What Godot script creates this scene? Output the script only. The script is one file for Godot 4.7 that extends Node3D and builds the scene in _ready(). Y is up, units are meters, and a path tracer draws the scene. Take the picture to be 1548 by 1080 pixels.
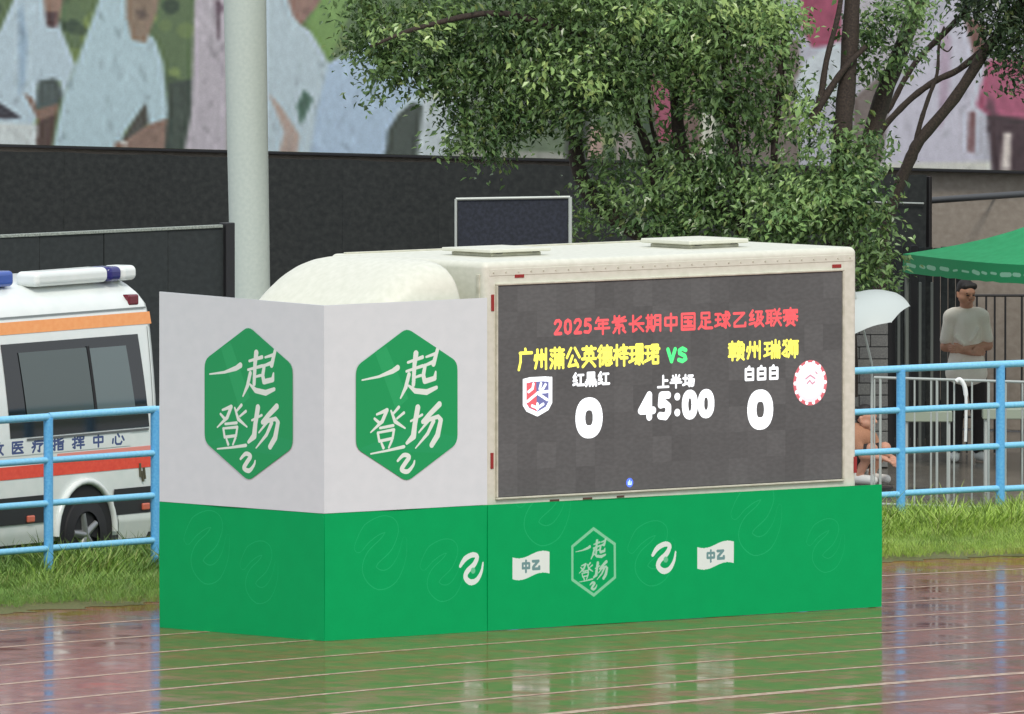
extends Node3D
# A screen truck behind hoarding boards on a wet running track, seen from the far stand through a long lens.
const F := 24000.0
const U := 0.94
const CAM_H := 9.165
const CAM_Z := 127.84
const BEND := Vector2(33.48, 32.74)
var pitch := atan(1286.0 / F)
var rng := RandomNumberGenerator.new()
var M := {}
var truck_at: Transform3D
var van_at: Transform3D

func _ready():
	rng.seed = 20250611
	setup_view()
	make_materials()
	build_ground()
	build_backdrop()
	build_fence()
	build_grass()
	build_trees()
	build_hoarding()
	build_truck()
	build_ambulance()
	build_yard()
	build_people()

func setup_view():
	var cam := Camera3D.new()
	cam.name = "camera"
	cam.fov = rad_to_deg(2.0 * atan(540.0 / F))
	cam.position = Vector3(0, CAM_H, CAM_Z)
	cam.rotation.x = -pitch
	cam.near = 1.0
	cam.far = 900.0
	add_child(cam)
	cam.current = true
	var sm := ProceduralSkyMaterial.new()
	sm.sky_top_color = Color(0.80, 0.83, 0.87)
	sm.sky_horizon_color = Color(0.86, 0.88, 0.90)
	sm.sky_curve = 0.2
	sm.ground_bottom_color = Color(0.32, 0.34, 0.30)
	sm.ground_horizon_color = Color(0.55, 0.57, 0.55)
	sm.sun_angle_max = 0.0
	var sky := Sky.new()
	sky.sky_material = sm
	var env := Environment.new()
	env.background_mode = Environment.BG_SKY
	env.sky = sky
	env.tonemap_mode = Environment.TONE_MAPPER_LINEAR
	env.tonemap_exposure = 1.42
	env.sdfgi_enabled = true
	env.ssao_enabled = true
	env.ssil_enabled = true
	var we := WorldEnvironment.new()
	we.name = "environment"
	we.environment = env
	add_child(we)
	var sun := DirectionalLight3D.new()
	sun.name = "sun"
	sun.light_energy = 0.45
	sun.light_angular_distance = 14.0
	sun.light_color = Color(1.0, 0.97, 0.93)
	sun.shadow_enabled = true
	add_child(sun)
	sun.look_at_from_position(Vector3(7, 34, 30), Vector3.ZERO)

# ---------- pixels to places ----------
func ray(px: float, py: float) -> Vector3:
	var x := (px - 774.0) / F
	var y := -(py - 540.0) / F
	return Vector3(x, y * cos(pitch) - sin(pitch), -cos(pitch) - y * sin(pitch))
func eye() -> Vector3: return Vector3(0, CAM_H, CAM_Z)
func gnd(px: float, py: float, h := 0.0) -> Vector3:
	var r := ray(px, py)
	return eye() + r * ((h - CAM_H) / r.y)
func atz(px: float, py: float, z: float) -> Vector3:
	var r := ray(px, py)
	return eye() + r * ((z - CAM_Z) / r.z)
func on_plane(px: float, py: float, p: Vector3, n: Vector3) -> Vector3:
	var r := ray(px, py)
	return eye() + r * ((p - eye()).dot(n) / r.dot(n))
func side_of(t: Transform3D, px: float, py: float, z := 0.0) -> Vector3:
	var n := t.basis.z
	return t.affine_inverse() * on_plane(px, py, t.origin + n * z, n)
func front_of(t: Transform3D, px: float, py: float, x := 0.0) -> Vector3:
	var n := t.basis.x
	return t.affine_inverse() * on_plane(px, py, t.origin + n * x, n)
func turned(p: Vector3, deg: float) -> Transform3D:
	return Transform3D(Basis(Vector3.UP, deg_to_rad(deg)), p)
func bend_xy(r: float, a: float, y := 0.0) -> Vector3:
	return Vector3(BEND.x + cos(a) * r, y, BEND.y + sin(a) * r)
func bend_angle(p: Vector3) -> float:
	return fposmod(atan2(p.z - BEND.y, p.x - BEND.x), TAU)
func bend_radius(p: Vector3) -> float:
	return Vector2(p.x - BEND.x, p.z - BEND.y).length()

# ---------- nodes ----------
func new_st() -> SurfaceTool:
	var st := SurfaceTool.new()
	st.begin(Mesh.PRIMITIVE_TRIANGLES)
	return st
func obj(called: String, st: SurfaceTool, m: Material, parent: Node = self, smooth := false) -> MeshInstance3D:
	if not smooth:
		st.generate_normals()
	return put(called, st.commit(), m, parent)
func put(called: String, mesh: Mesh, m: Material, parent: Node = self) -> MeshInstance3D:
	var o := MeshInstance3D.new()
	o.name = called
	o.mesh = mesh
	o.material_override = m
	parent.add_child(o, true)
	return o
func thing(called: String, label: String, category: String, t := Transform3D.IDENTITY, group := "") -> Node3D:
	var o := Node3D.new()
	o.name = called
	add_child(o, true)
	o.transform = t
	return tag(o, label, category, group)
func tag(o: Node, label: String, category: String, group := "") -> Node:
	o.set_meta("label", label)
	o.set_meta("category", category)
	if group != "": o.set_meta("group", group)
	return o
func setting(o: Node) -> Node:
	o.set_meta("kind", "structure")
	return o

# ---------- shapes ----------
func tri(st: SurfaceTool, a: Vector3, b: Vector3, c: Vector3, out: Vector3):
	if (c - a).cross(b - a).dot(out) < 0.0:
		var s := b; b = c; c = s
	st.set_smooth_group(-1)
	st.add_vertex(a); st.add_vertex(b); st.add_vertex(c)
func quad(st: SurfaceTool, a: Vector3, b: Vector3, c: Vector3, d: Vector3, out: Vector3):
	tri(st, a, b, c, out); tri(st, a, c, d, out)
func box(st: SurfaceTool, lo: Vector3, hi: Vector3, ch := 0.004, t := Transform3D.IDENTITY):
	# a box with chamfered edges
	var c := (lo + hi) * 0.5
	var h := (hi - lo).abs() * 0.5
	ch = minf(ch, minf(h.x, minf(h.y, h.z)) * 0.45)
	var v := {}
	for sx in [-1, 1]: for sy in [-1, 1]: for sz in [-1, 1]:
		var k := Vector3(sx, sy, sz)
		v[[k, 0]] = c + Vector3(sx * h.x, sy * (h.y - ch), sz * (h.z - ch))
		v[[k, 1]] = c + Vector3(sx * (h.x - ch), sy * h.y, sz * (h.z - ch))
		v[[k, 2]] = c + Vector3(sx * (h.x - ch), sy * (h.y - ch), sz * h.z)
	for ax in 3:
		var b: int = (ax + 1) % 3
		var d: int = (ax + 2) % 3
		for s in [-1.0, 1.0]:
			var q := []
			for w in [[-1, -1], [1, -1], [1, 1], [-1, 1]]:
				var k := Vector3.ZERO
				k[ax] = s; k[b] = w[0]; k[d] = w[1]
				q.append(t * v[[k, ax]])
			var n := Vector3.ZERO
			n[ax] = s
			quad(st, q[0], q[1], q[2], q[3], t.basis * n)
		for s1 in [-1.0, 1.0]: for s2 in [-1.0, 1.0]:
			var k0 := Vector3.ZERO
			k0[ax] = -1; k0[b] = s1; k0[d] = s2
			var k1 := k0
			k1[ax] = 1
			var n2 := Vector3.ZERO
			n2[b] = s1; n2[d] = s2
			quad(st, t * v[[k0, b]], t * v[[k1, b]], t * v[[k1, d]], t * v[[k0, d]], t.basis * n2)
	for sx in [-1, 1]: for sy in [-1, 1]: for sz in [-1, 1]:
		var k := Vector3(sx, sy, sz)
		tri(st, t * v[[k, 0]], t * v[[k, 1]], t * v[[k, 2]], t.basis * k)
func vtx(st: SurfaceTool, p: Vector3, n: Vector3, uv := Vector2.ZERO):
	st.set_normal(n); st.set_uv(uv); st.add_vertex(p)
func patch(st: SurfaceTool, p: Array, n: Array, w: int, uv := []):
	# p and n are rows of w points; normals decide the winding
	for j in range(0, p.size() / w - 1):
		for i in range(0, w - 1):
			var q := [j * w + i, j * w + i + 1, (j + 1) * w + i + 1, (j + 1) * w + i]
			for t in [[0, 1, 2], [0, 2, 3]]:
				var a: int = q[t[0]]; var b: int = q[t[1]]; var c: int = q[t[2]]
				if (p[c] - p[a]).cross(p[b] - p[a]).dot(n[a] + n[b] + n[c]) < 0.0:
					var s := b; b = c; c = s
				for k in [a, b, c]:
					vtx(st, p[k], n[k], uv[k] if uv.size() > 0 else Vector2.ZERO)
func round_box(st: SurfaceTool, lo: Vector3, hi: Vector3, r: float, seg := 4):
	var c := (lo + hi) * 0.5
	var h := (hi - lo) * 0.5
	for ax in 3:
		var b: int = (ax + 1) % 3
		var d: int = (ax + 2) % 3
		var vb := []
		var vd := []
		for k in seg + 1: vb.append(-h[b] + r * (1.0 - cos(k * PI / 4 / seg) + sin(k * PI / 4 / seg) * 0.0) if false else -h[b] + r * k / seg)
		for k in seg + 1: vb.append(h[b] - r + r * k / seg)
		for k in seg + 1: vd.append(-h[d] + r * k / seg)
		for k in seg + 1: vd.append(h[d] - r + r * k / seg)
		for s in [-1.0, 1.0]:
			var p := []
			var n := []
			for y in vd:
				for x in vb:
					var q := Vector3.ZERO
					q[ax] = s * h[ax]; q[b] = x; q[d] = y
					var inner := q.clamp(-h + Vector3.ONE * r, h - Vector3.ONE * r)
					var nn := (q - inner).normalized()
					p.append(c + inner + nn * r)
					n.append(nn)
			patch(st, p, n, vb.size())
func tube(st: SurfaceTool, pts: Array, radii, sides := 8, caps := true):
	# smooth tube through points; radii is one number or one per point
	var up := Vector3(0.13, 0.9, 0.31).normalized()
	var p := []
	var nn := []
	for i in pts.size():
		var d: Vector3 = (pts[mini(i + 1, pts.size() - 1)] - pts[maxi(i - 1, 0)]).normalized()
		var u := up
		if absf(d.dot(u)) > 0.97: u = Vector3(1, 0.1, 0).normalized()
		var a := d.cross(u).normalized()
		if i == 0 or absf(d.dot(up)) <= 0.97: pass
		var b := d.cross(a).normalized()
		var r: float = radii[i] if radii is Array else radii
		for k in sides + 1:
			var w := TAU * k / sides
			var n := a * cos(w) + b * sin(w)
			p.append(pts[i] + n * r)
			nn.append(n)
	patch(st, p, nn, sides + 1)
	if caps:
		for e in [0, pts.size() - 1]:
			var d: Vector3 = (pts[0] - pts[1]).normalized() if e == 0 else (pts[e] - pts[e - 1]).normalized()
			for k in sides:
				var a: Vector3 = p[e * (sides + 1) + k]
				var b: Vector3 = p[e * (sides + 1) + k + 1]
				var c: Vector3 = pts[e]
				if (b - c).cross(a - c).dot(d) < 0.0:
					var s := a; a = b; b = s
				vtx(st, c, d); vtx(st, a, d); vtx(st, b, d)
func smooth_path(pts: Array, per := 5) -> Array:
	var out := []
	for i in pts.size() - 1:
		var a = pts[maxi(i - 1, 0)]; var b = pts[i]; var c = pts[i + 1]; var d = pts[mini(i + 2, pts.size() - 1)]
		for k in per:
			out.append(b.cubic_interpolate(c, a, d, float(k) / per))
	out.append(pts[-1])
	return out
func ring_sheet(called: String, r0: float, r1: float, a0: float, a1: float, y: float, m: Material, parent: Node, n := 90, rows := 1) -> MeshInstance3D:
	var st := new_st()
	var p := []
	var nn := []
	for j in rows + 1:
		for i in n + 1:
			p.append(bend_xy(lerpf(r0, r1, float(j) / rows), lerpf(a0, a1, float(i) / n), y))
			nn.append(Vector3.UP)
	patch(st, p, nn, n + 1)
	return obj(called, st, m, parent, true)

# ---------- materials ----------
func noise_image(a: Color, b: Color, freq: float, octaves := 4, contrast := 1.0, seed_ := 1, size := 512, kind := FastNoiseLite.TYPE_SIMPLEX_SMOOTH) -> NoiseTexture2D:
	var n := FastNoiseLite.new()
	n.seed = seed_
	n.noise_type = kind
	n.frequency = freq
	n.fractal_octaves = octaves
	var t := NoiseTexture2D.new()
	t.width = size; t.height = size
	t.seamless = true
	t.noise = n
	var g := Gradient.new()
	g.offsets = PackedFloat32Array([0.5 - 0.5 / contrast, 0.5 + 0.5 / contrast]) if contrast > 1.0 else PackedFloat32Array([0.0, 1.0])
	g.colors = PackedColorArray([a, b])
	t.color_ramp = g
	return t
func bump(freq: float, strength: float, seed_ := 3, size := 512) -> NoiseTexture2D:
	var n := FastNoiseLite.new()
	n.seed = seed_
	n.frequency = freq
	n.fractal_octaves = 4
	var t := NoiseTexture2D.new()
	t.width = size; t.height = size
	t.seamless = true
	t.as_normal_map = true
	t.bump_strength = strength
	t.noise = n
	return t
func mat(c: Color, rough := 0.6, metal := 0.0) -> StandardMaterial3D:
	var m := StandardMaterial3D.new()
	m.albedo_color = c
	m.roughness = rough
	m.metallic = metal
	return m
func grainy(a: Color, b: Color, freq := 0.02, scale := 1.0, rough := 0.6, contrast := 1.6, seed_ := 1) -> StandardMaterial3D:
	var m := mat(Color.WHITE, rough)
	m.albedo_texture = noise_image(a, b, freq, 5, contrast, seed_)
	m.uv1_triplanar = true
	m.uv1_world_triplanar = true
	m.uv1_scale = Vector3.ONE * scale
	return m
func printed(img: Image, rough := 0.5) -> StandardMaterial3D:
	var m := mat(Color.WHITE, rough)
	img.generate_mipmaps()
	m.albedo_texture = ImageTexture.create_from_image(img)
	return m
func rgb8(r: float, g: float, b: float) -> Color: return Color(r / 255.0, g / 255.0, b / 255.0)

func make_materials():
	M.track = grainy(rgb8(126, 58, 45), rgb8(154, 80, 64), 0.02, 0.45, 0.2, 1.5, 5)
	M.track.roughness_texture = noise_image(Color(0.07, 0.07, 0.07), Color(0.20, 0.20, 0.20), 0.006, 4, 1.8, 11)
	M.track.roughness = 1.0
	M.track.metallic_specular = 0.48
	M.track.normal_enabled = true
	M.track.normal_texture = bump(0.03, 2.0, 8)
	M.track.normal_scale = 0.018
	M.line = grainy(rgb8(150, 118, 98), rgb8(198, 178, 154), 0.02, 0.9, 0.3, 1.6, 21)
	M.line.roughness = 0.4
	M.paving = grainy(rgb8(96, 92, 86), rgb8(128, 122, 112), 0.015, 0.4, 0.22, 1.4, 6)
	M.soil = grainy(rgb8(76, 88, 40), rgb8(116, 110, 62), 0.06, 0.9, 0.8, 1.6, 7)
	M.far_ground = grainy(rgb8(70, 88, 50), rgb8(92, 110, 62), 0.02, 0.05, 0.9, 1.4, 9)
	M.blue_rail = grainy(rgb8(118, 196, 236), rgb8(150, 216, 246), 0.03, 2.0, 0.35, 1.6, 12)
	M.blue_post = grainy(rgb8(86, 168, 226), rgb8(114, 192, 238), 0.03, 2.0, 0.4, 1.6, 13)
	M.cream = grainy(rgb8(208, 209, 192), rgb8(222, 222, 207), 0.03, 0.8, 0.45, 1.5, 14)
	M.cream_dirty = grainy(rgb8(182, 182, 162), rgb8(216, 215, 198), 0.02, 0.9, 0.55, 1.5, 15)
	M.white_board = grainy(rgb8(213, 221, 222), rgb8(219, 226, 227), 0.015, 0.9, 0.45, 1.4, 16)
	M.van_white = grainy(rgb8(222, 230, 226), rgb8(234, 238, 234), 0.012, 0.7, 0.22, 1.4, 17)
	M.black_net = grainy(rgb8(30, 34, 34), rgb8(52, 55, 53), 0.03, 0.8, 0.85, 1.5, 18)
	M.black_panel = grainy(rgb8(33, 39, 39), rgb8(48, 53, 53), 0.03, 0.9, 0.7, 1.5, 19)
	M.dark = mat(rgb8(32, 32, 34), 0.5)
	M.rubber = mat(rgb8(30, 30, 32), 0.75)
	M.rim = mat(rgb8(150, 152, 152), 0.35, 0.6)
	M.glass = mat(rgb8(24, 28, 30), 0.08)
	M.pole = grainy(rgb8(188, 200, 192), rgb8(200, 210, 201), 0.05, 0.8, 0.45, 1.4, 22)
	M.steel = mat(rgb8(190, 196, 190), 0.4, 0.3)
	M.bark = grainy(rgb8(46, 39, 35), rgb8(78, 66, 57), 0.05, 1.4, 0.85, 1.6, 23)
	M.beige = grainy(rgb8(150, 140, 128), rgb8(172, 162, 150), 0.03, 0.7, 0.85, 1.4, 24)
	M.red_mark = mat(rgb8(150, 40, 36), 0.4)
	M.leaf = StandardMaterial3D.new()
	M.leaf.vertex_color_use_as_albedo = true
	M.leaf.roughness = 0.32
	M.leaf.backlight_enabled = true
	M.leaf.backlight = Color(0.16, 0.24, 0.07)
	M.blade = StandardMaterial3D.new()
	M.blade.vertex_color_use_as_albedo = true
	M.blade.roughness = 0.55
	M.blade.backlight_enabled = true
	M.blade.backlight = Color(0.14, 0.2, 0.05)

# ---------- drawing flat print ----------
func fill_poly(img: Image, pts: Array, c: Color):
	var y0 := 1e9
	var y1 := -1e9
	for p in pts:
		y0 = minf(y0, p.y); y1 = maxf(y1, p.y)
	for y in range(maxi(0, int(floor(y0))), mini(img.get_height() - 1, int(ceil(y1))) + 1):
		var xs := []
		var yy := y + 0.5
		for i in pts.size():
			var a: Vector2 = pts[i]
			var b: Vector2 = pts[(i + 1) % pts.size()]
			if (a.y <= yy) != (b.y <= yy):
				xs.append(a.x + (yy - a.y) / (b.y - a.y) * (b.x - a.x))
		xs.sort()
		for k in range(0, xs.size() - 1, 2):
			var x0 := int(round(xs[k]))
			var x1 := int(round(xs[k + 1]))
			if x1 > x0: img.fill_rect(Rect2i(x0, y, x1 - x0, 1), c)
func dot(img: Image, p: Vector2, r: float, c: Color):
	for y in range(int(floor(p.y - r)), int(ceil(p.y + r)) + 1):
		var h := r * r - (y + 0.5 - p.y) * (y + 0.5 - p.y)
		if h > 0.0 and y >= 0 and y < img.get_height():
			var w := sqrt(h)
			img.fill_rect(Rect2i(int(round(p.x - w)), y, maxi(1, int(round(2 * w))), 1), c)
func stroke(img: Image, pts: Array, w, c: Color):
	# w is a width, or one width per point
	for i in pts.size():
		var wi: float = w[i] if w is Array else w
		dot(img, pts[i], wi * 0.5, c)
		if i + 1 < pts.size():
			var wj: float = w[i + 1] if w is Array else w
			var d: Vector2 = pts[i + 1] - pts[i]
			if d.length() < 0.01: continue
			var n := Vector2(-d.y, d.x).normalized() * 0.5
			fill_poly(img, [pts[i] + n * wi, pts[i + 1] + n * wj, pts[i + 1] - n * wj, pts[i] - n * wi], c)
const GLYPH := {
	"年": "28,8 12,34;22,22 88,22;30,42 30,66;30,42 84,42;6,66 96,66;56,22 56,98",
	"长": "28,6 28,92 50,80;78,12 34,42;6,50 94,50;50,50 92,92",
	"中": "14,26 86,26 86,66 14,66 14,26;50,4 50,98",
	"国": "10,8 90,8 90,94 10,94 10,8;26,28 74,28;28,52 72,52;24,76 78,76;50,28 50,76;62,60 68,68",
	"足": "26,8 76,8 76,36 26,36 26,8;52,36 52,84;52,58 82,58;28,54 26,74 8,94;24,78 48,92 94,92",
	"球": "6,18 40,18;8,48 38,48;23,18 23,78;4,84 42,72;48,26 96,26;72,6 72,94 62,86;54,40 62,52;48,82 70,60;92,40 76,56 96,84;84,8 92,16",
	"乙": "14,18 80,18 18,72 18,90 88,90 88,72",
	"级": "26,6 8,32 28,34;30,30 8,58 34,54;6,82 38,74;46,14 84,14 74,44 92,44 66,80 44,94;60,14 56,60 42,90;58,50 94,94",
	"联": "4,12 46,12;12,12 12,76;36,12 36,94;12,32 36,32;12,52 36,52;4,80 44,70;58,6 64,18;88,4 80,18;52,30 96,30;48,54 98,54;74,30 72,56 50,94;74,58 98,94",
	"赛": "50,2 50,12;8,26 8,14 92,14 92,26;22,26 78,26;22,38 78,38;36,18 36,50;64,18 64,50;6,50 94,50;34,50 10,70;66,50 92,70;32,60 68,60 68,82;32,60 32,82;50,64 46,84 24,98;56,84 76,98",
	"紫": "20,4 20,34;20,18 44,18;50,4 50,34;8,36 92,30;84,10 54,22;54,34 28,52 70,54 24,72;74,62 80,72;50,72 50,98;26,80 14,94;72,80 88,94",
	"期": "14,6 14,72;36,6 36,72;4,20 48,20;14,38 36,38;14,54 36,54;4,72 50,72;16,78 6,94;34,78 44,92;58,10 92,10 92,94;58,10 58,60 48,94;58,36 92,36;58,60 92,60",
	"广": "50,2 54,14;14,20 94,20;18,20 18,60 6,96",
	"州": "24,8 24,50 10,92;52,10 52,86;82,6 82,96;10,34 6,54;38,34 42,52;66,32 70,52",
	"蒲": "6,14 94,14;34,4 34,24;66,4 66,24;10,32 20,40;4,54 16,60;6,94 20,70;28,36 96,36;36,50 90,50 90,96;36,50 36,96;36,64 90,64;36,80 90,80;63,28 63,96;78,26 86,32",
	"公": "36,8 8,50;62,8 94,50;46,44 20,90 80,84;64,64 84,94",
	"英": "6,14 94,14;34,4 34,26;66,4 66,26;22,58 22,34 78,34 78,58;4,60 96,60;50,26 50,62 8,96;52,62 92,96",
	"德": "26,4 6,26;28,28 6,54;18,46 18,96;38,16 96,16;66,4 66,28;42,32 92,32 92,50 42,50 42,32;58,32 58,50;76,32 76,50;36,60 98,60;42,72 36,88;54,70 58,92 84,92 84,80;70,68 74,76;90,72 96,86",
	"梓": "4,28 44,28;24,4 24,96;24,34 4,68;26,36 42,56;70,4 74,14;52,18 96,18;62,24 68,40;86,24 80,40;48,44 98,44;52,64 96,64;74,44 74,98",
	"璟": "4,18 36,18;6,48 34,48;20,18 20,78;2,84 40,72;50,6 90,6 90,34 50,34 50,6;50,20 90,20;70,36 70,42;42,46 98,46;52,56 90,56 90,72 52,72 52,56;70,72 70,96 62,92;54,80 44,92;86,80 96,92",
	"珺": "4,18 36,18;6,48 34,48;20,18 20,78;2,84 40,72;48,12 88,12 88,46 46,46;44,28 98,28;62,12 58,50 42,70;56,64 90,64 90,94 56,94 56,64",
	"赣": "24,2 24,14;6,14 46,14;14,18 18,28;36,18 32,28;4,32 48,32;10,42 42,42 42,66 10,66 10,42;10,54 42,54;4,78 50,78;26,66 26,98;62,2 54,18;60,8 84,8 76,20;52,20 94,20 94,40 52,40 52,20;74,20 62,60;50,48 96,48;58,58 90,58 90,82;58,58 58,82;74,62 70,82 54,98;78,82 94,96",
	"瑞": "4,18 36,18;6,48 34,48;20,18 20,78;2,84 40,72;70,4 70,32;48,12 48,32 92,32 92,12;42,44 98,44;68,44 60,56;48,96 48,58 94,58 94,96;64,58 64,94;80,58 80,94",
	"狮": "30,6 8,30;12,10 30,40 28,90 14,84;30,50 4,76;42,14 42,56;54,6 54,60 40,94;60,14 98,14;64,30 64,80;64,30 94,30 94,80 86,78;79,14 79,98",
	"红": "26,6 8,32 28,34;30,30 8,58 34,54;6,84 38,74;48,18 92,18;70,18 70,86;42,86 98,86",
	"黑": "22,6 78,6 78,44 22,44 22,6;36,14 42,32;64,14 58,32;50,6 50,72;14,56 86,56;4,72 96,72;16,82 8,96;36,82 40,96;60,82 66,96;84,82 94,96",
	"上": "50,6 50,90;50,42 86,42;6,90 94,90",
	"半": "24,10 34,30;78,8 66,30;14,38 86,38;4,60 96,60;50,4 50,98",
	"场": "4,32 40,32;22,8 22,76;2,82 42,68;48,14 84,14 50,44 94,44 88,86 78,92 70,86;66,46 44,78;80,46 56,92",
	"白": "48,2 36,18;18,20 82,20 82,94 18,94 18,20;18,56 82,56",
	"医": "90,10 10,10 10,92 94,92;40,18 26,36;34,30 84,30;20,52 90,52;56,30 54,54 24,82;56,54 86,80",
	"疗": "54,2 58,12;24,16 96,16;28,16 28,60 10,96;10,26 18,38;4,60 22,52;40,36 88,36 64,54;64,54 64,94 52,88",
	"温": "10,8 22,18;4,34 16,42;4,94 24,62;38,8 86,8 86,44 38,44 38,8;38,26 86,26;36,56 90,56 90,90;36,56 36,90;54,56 54,90;72,56 72,90;26,92 98,92",
	"援": "4,26 36,26;22,4 22,94 10,86;4,66 38,50;86,4 48,12;50,20 54,30;68,18 70,28;90,16 82,30;44,36 96,36;40,52 98,52;64,36 56,70 36,94;56,62 86,62 64,86 42,96;60,70 96,94",
	"心": "8,50 4,80;28,36 28,80 38,92 70,92 78,76;46,16 58,36;82,36 96,64",
	"救": "4,28 50,28;28,6 28,92 18,86;10,44 18,58;2,84 24,62;46,44 34,56 50,76;38,10 46,18;68,4 54,40;62,24 98,24;86,24 76,62 50,96;62,34 72,66 96,94",
	"急": "36,2 14,26;34,8 70,8 58,22;22,24 84,24 84,58 20,58;26,41 84,41;10,70 6,90;30,68 30,88 40,96 68,96 74,82;50,64 58,76;84,68 94,84",
	"指": "4,26 36,26;22,4 22,94 10,86;4,66 38,50;88,8 48,24;48,6 48,38 92,38 92,30;50,52 88,52 88,94 50,94 50,52;50,72 88,72",
	"挥": "4,26 36,26;22,4 22,94 10,86;4,66 38,50;44,24 44,10 94,10 94,24;50,32 90,32;66,18 54,52 92,52;40,74 98,74;70,40 70,98",
	"0": "50,6 26,16 18,50 26,84 50,94 74,84 82,50 74,16 50,6",
	"2": "18,24 32,8 62,6 80,20 76,42 18,94 84,94",
	"5": "78,8 28,8 22,46 52,40 80,54 80,76 58,94 18,90",
	"4": "66,96 66,8 10,70 92,70",
	"V": "14,8 50,92 86,8",
	"S": "82,18 50,6 20,18 22,38 74,58 82,80 50,94 14,84",
	"山": "50,10 50,88;14,40 14,88 86,88 86,40",
}
func glyph(img: Image, ch: String, at: Vector2, size: Vector2, w: float, c: Color):
	for part in GLYPH[ch].split(";"):
		var pts := []
		for xy in part.split(" "):
			var v: PackedStringArray = xy.split(",")
			pts.append(at + Vector2(float(v[0]), float(v[1])) * size / 100.0)
		stroke(img, pts, w, c)
func text(img: Image, s: String, at: Vector2, size: Vector2, step: float, w: float, c: Color):
	for i in s.length():
		glyph(img, s[i], at + Vector2(step * i, 0), size, w, c)
func brush(img: Image, trace: Array, fit: Transform2D, k: float, c: Color):
	# trace: strokes of [x, y, width]
	for s in trace:
		var pts := []
		var ws := []
		for q in s:
			pts.append(fit * Vector2(q[0], q[1])); ws.append(q[2] * k)
		if s.size() > 7:
			var w2 := []
			for i in s.size() - 1:
				for e in 5: w2.append(lerpf(ws[i], ws[i + 1], e / 5.0))
			w2.append(ws[-1])
			pts = smooth_path(pts, 5)
			ws = w2
		stroke(img, pts, ws, c)
const EMBLEM := [
	[[118, 372, 8], [210, 355, 14], [285, 325, 26], [312, 305, 30]],
	[[412, 222, 34], [404, 290, 28], [398, 415, 24]], [[368, 275, 14], [448, 246, 20]], [[360, 330, 14], [450, 300, 18]], [[402, 372, 12], [438, 360, 16]], [[374, 350, 24], [356, 430, 24], [328, 495, 10]],
	[[372, 420, 12], [408, 455, 28], [470, 466, 30], [524, 440, 20]], [[458, 300, 14], [508, 278, 22]], [[462, 300, 22], [452, 360, 26], [460, 398, 28], [514, 382, 26], [520, 342, 12]], [[530, 202, 22], [508, 292, 28]], [[468, 246, 12], [518, 228, 18]],
	[[198, 590, 12], [254, 566, 22], [228, 635, 22], [165, 700, 8]], [[186, 616, 14], [210, 642, 18]], [[318, 552, 18], [288, 590, 14]], [[346, 588, 16], [308, 622, 12]], [[276, 572, 12], [298, 640, 22], [352, 684, 10]],
	[[216, 676, 14], [288, 664, 16]], [[204, 706, 16], [212, 758, 16], [284, 744, 16], [292, 690, 16], [206, 704, 12]], [[224, 772, 14], [234, 800, 18]], [[280, 758, 16], [264, 800, 12]], [[165, 834, 8], [250, 820, 12], [346, 800, 18]],
	[[422, 560, 34], [406, 660, 32], [398, 738, 36], [362, 778, 18]], [[384, 642, 12], [446, 606, 14]],
	[[540, 546, 32], [486, 606, 28], [450, 650, 24], [534, 622, 22], [548, 645, 28], [530, 740, 34], [498, 798, 30]], [[508, 650, 24], [476, 725, 20], [410, 812, 8]], [[478, 648, 18], [428, 715, 10]],
	[[312, 886, 14], [345, 852, 22], [374, 866, 26], [350, 908, 26], [334, 942, 26], [366, 956, 24], [396, 920, 16], [404, 892, 10]]]
const SWIRL := [[[75, 250, 16], [105, 218, 26], [150, 202, 24], [178, 212, 22], [160, 246, 26], [118, 276, 26], [108, 304, 26], [138, 326, 28], [176, 318, 24], [204, 282, 16], [214, 240, 8]]]

# ---------- the setting ----------
func build_ground():
	var a0 := deg_to_rad(180.0)
	var a1 := deg_to_rad(290.0)
	var st := new_st()
	var p := []
	var n := []
	for j in 21:
		for i in 21:
			p.append(Vector3(lerpf(-350, 350, i / 20.0), -0.03, lerpf(-350, 300, j / 20.0)))
			n.append(Vector3.UP)
	patch(st, p, n, 21)
	setting(obj("ground", st, M.far_ground, self, true))
	var track = setting(ring_sheet("running_track", 30.0, 52.6, a0, a1, 0.0, M.track, self, 120, 6))
	for k in 12:
		var r := U * (54.09 - 1.394 * k)
		var w := 0.075
		if k == 7: w = 0.15
		elif k == 8: w = 0.10
		ring_sheet("lane_line", r - w * 0.5, r + w * 0.5, a0, a1, 0.0015, M.line, track, 140)
	setting(ring_sheet("yard_paving", 54.2, 110.0, a0, a1, -0.012, M.paving, self, 60, 6))
	# the verge: a strip of soil with an uneven inner edge
	st = new_st()
	p = []; n = []
	var wob := FastNoiseLite.new()
	wob.seed = 4
	wob.frequency = 0.9
	for j in 5:
		for i in 301:
			var a := lerpf(deg_to_rad(214.0), deg_to_rad(252.0), i / 300.0)
			var r0 := 52.25 + 0.3 * wob.get_noise_1d(i * 0.35) + 0.12 * wob.get_noise_1d(i * 1.7 + 90.0)
			var r := lerpf(r0, 55.9, j / 4.0)
			p.append(bend_xy(r, a, 0.002 if j == 0 else 0.035 + 0.02 * wob.get_noise_2d(i * 0.6, j * 9.0)))
			n.append(Vector3.UP)
	patch(st, p, n, 301)
	setting(obj("grass_verge", st, M.soil, self, true))

func wall_frame() -> Array:
	# the back fence: its right end stands in the yard, the top edge level along its length
	var b := atz(1400, 264, -28.2)
	var h := b.y
	var a := gnd(0, 227, h)
	b.y = 0; a.y = 0
	return [a, b, h]

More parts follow.
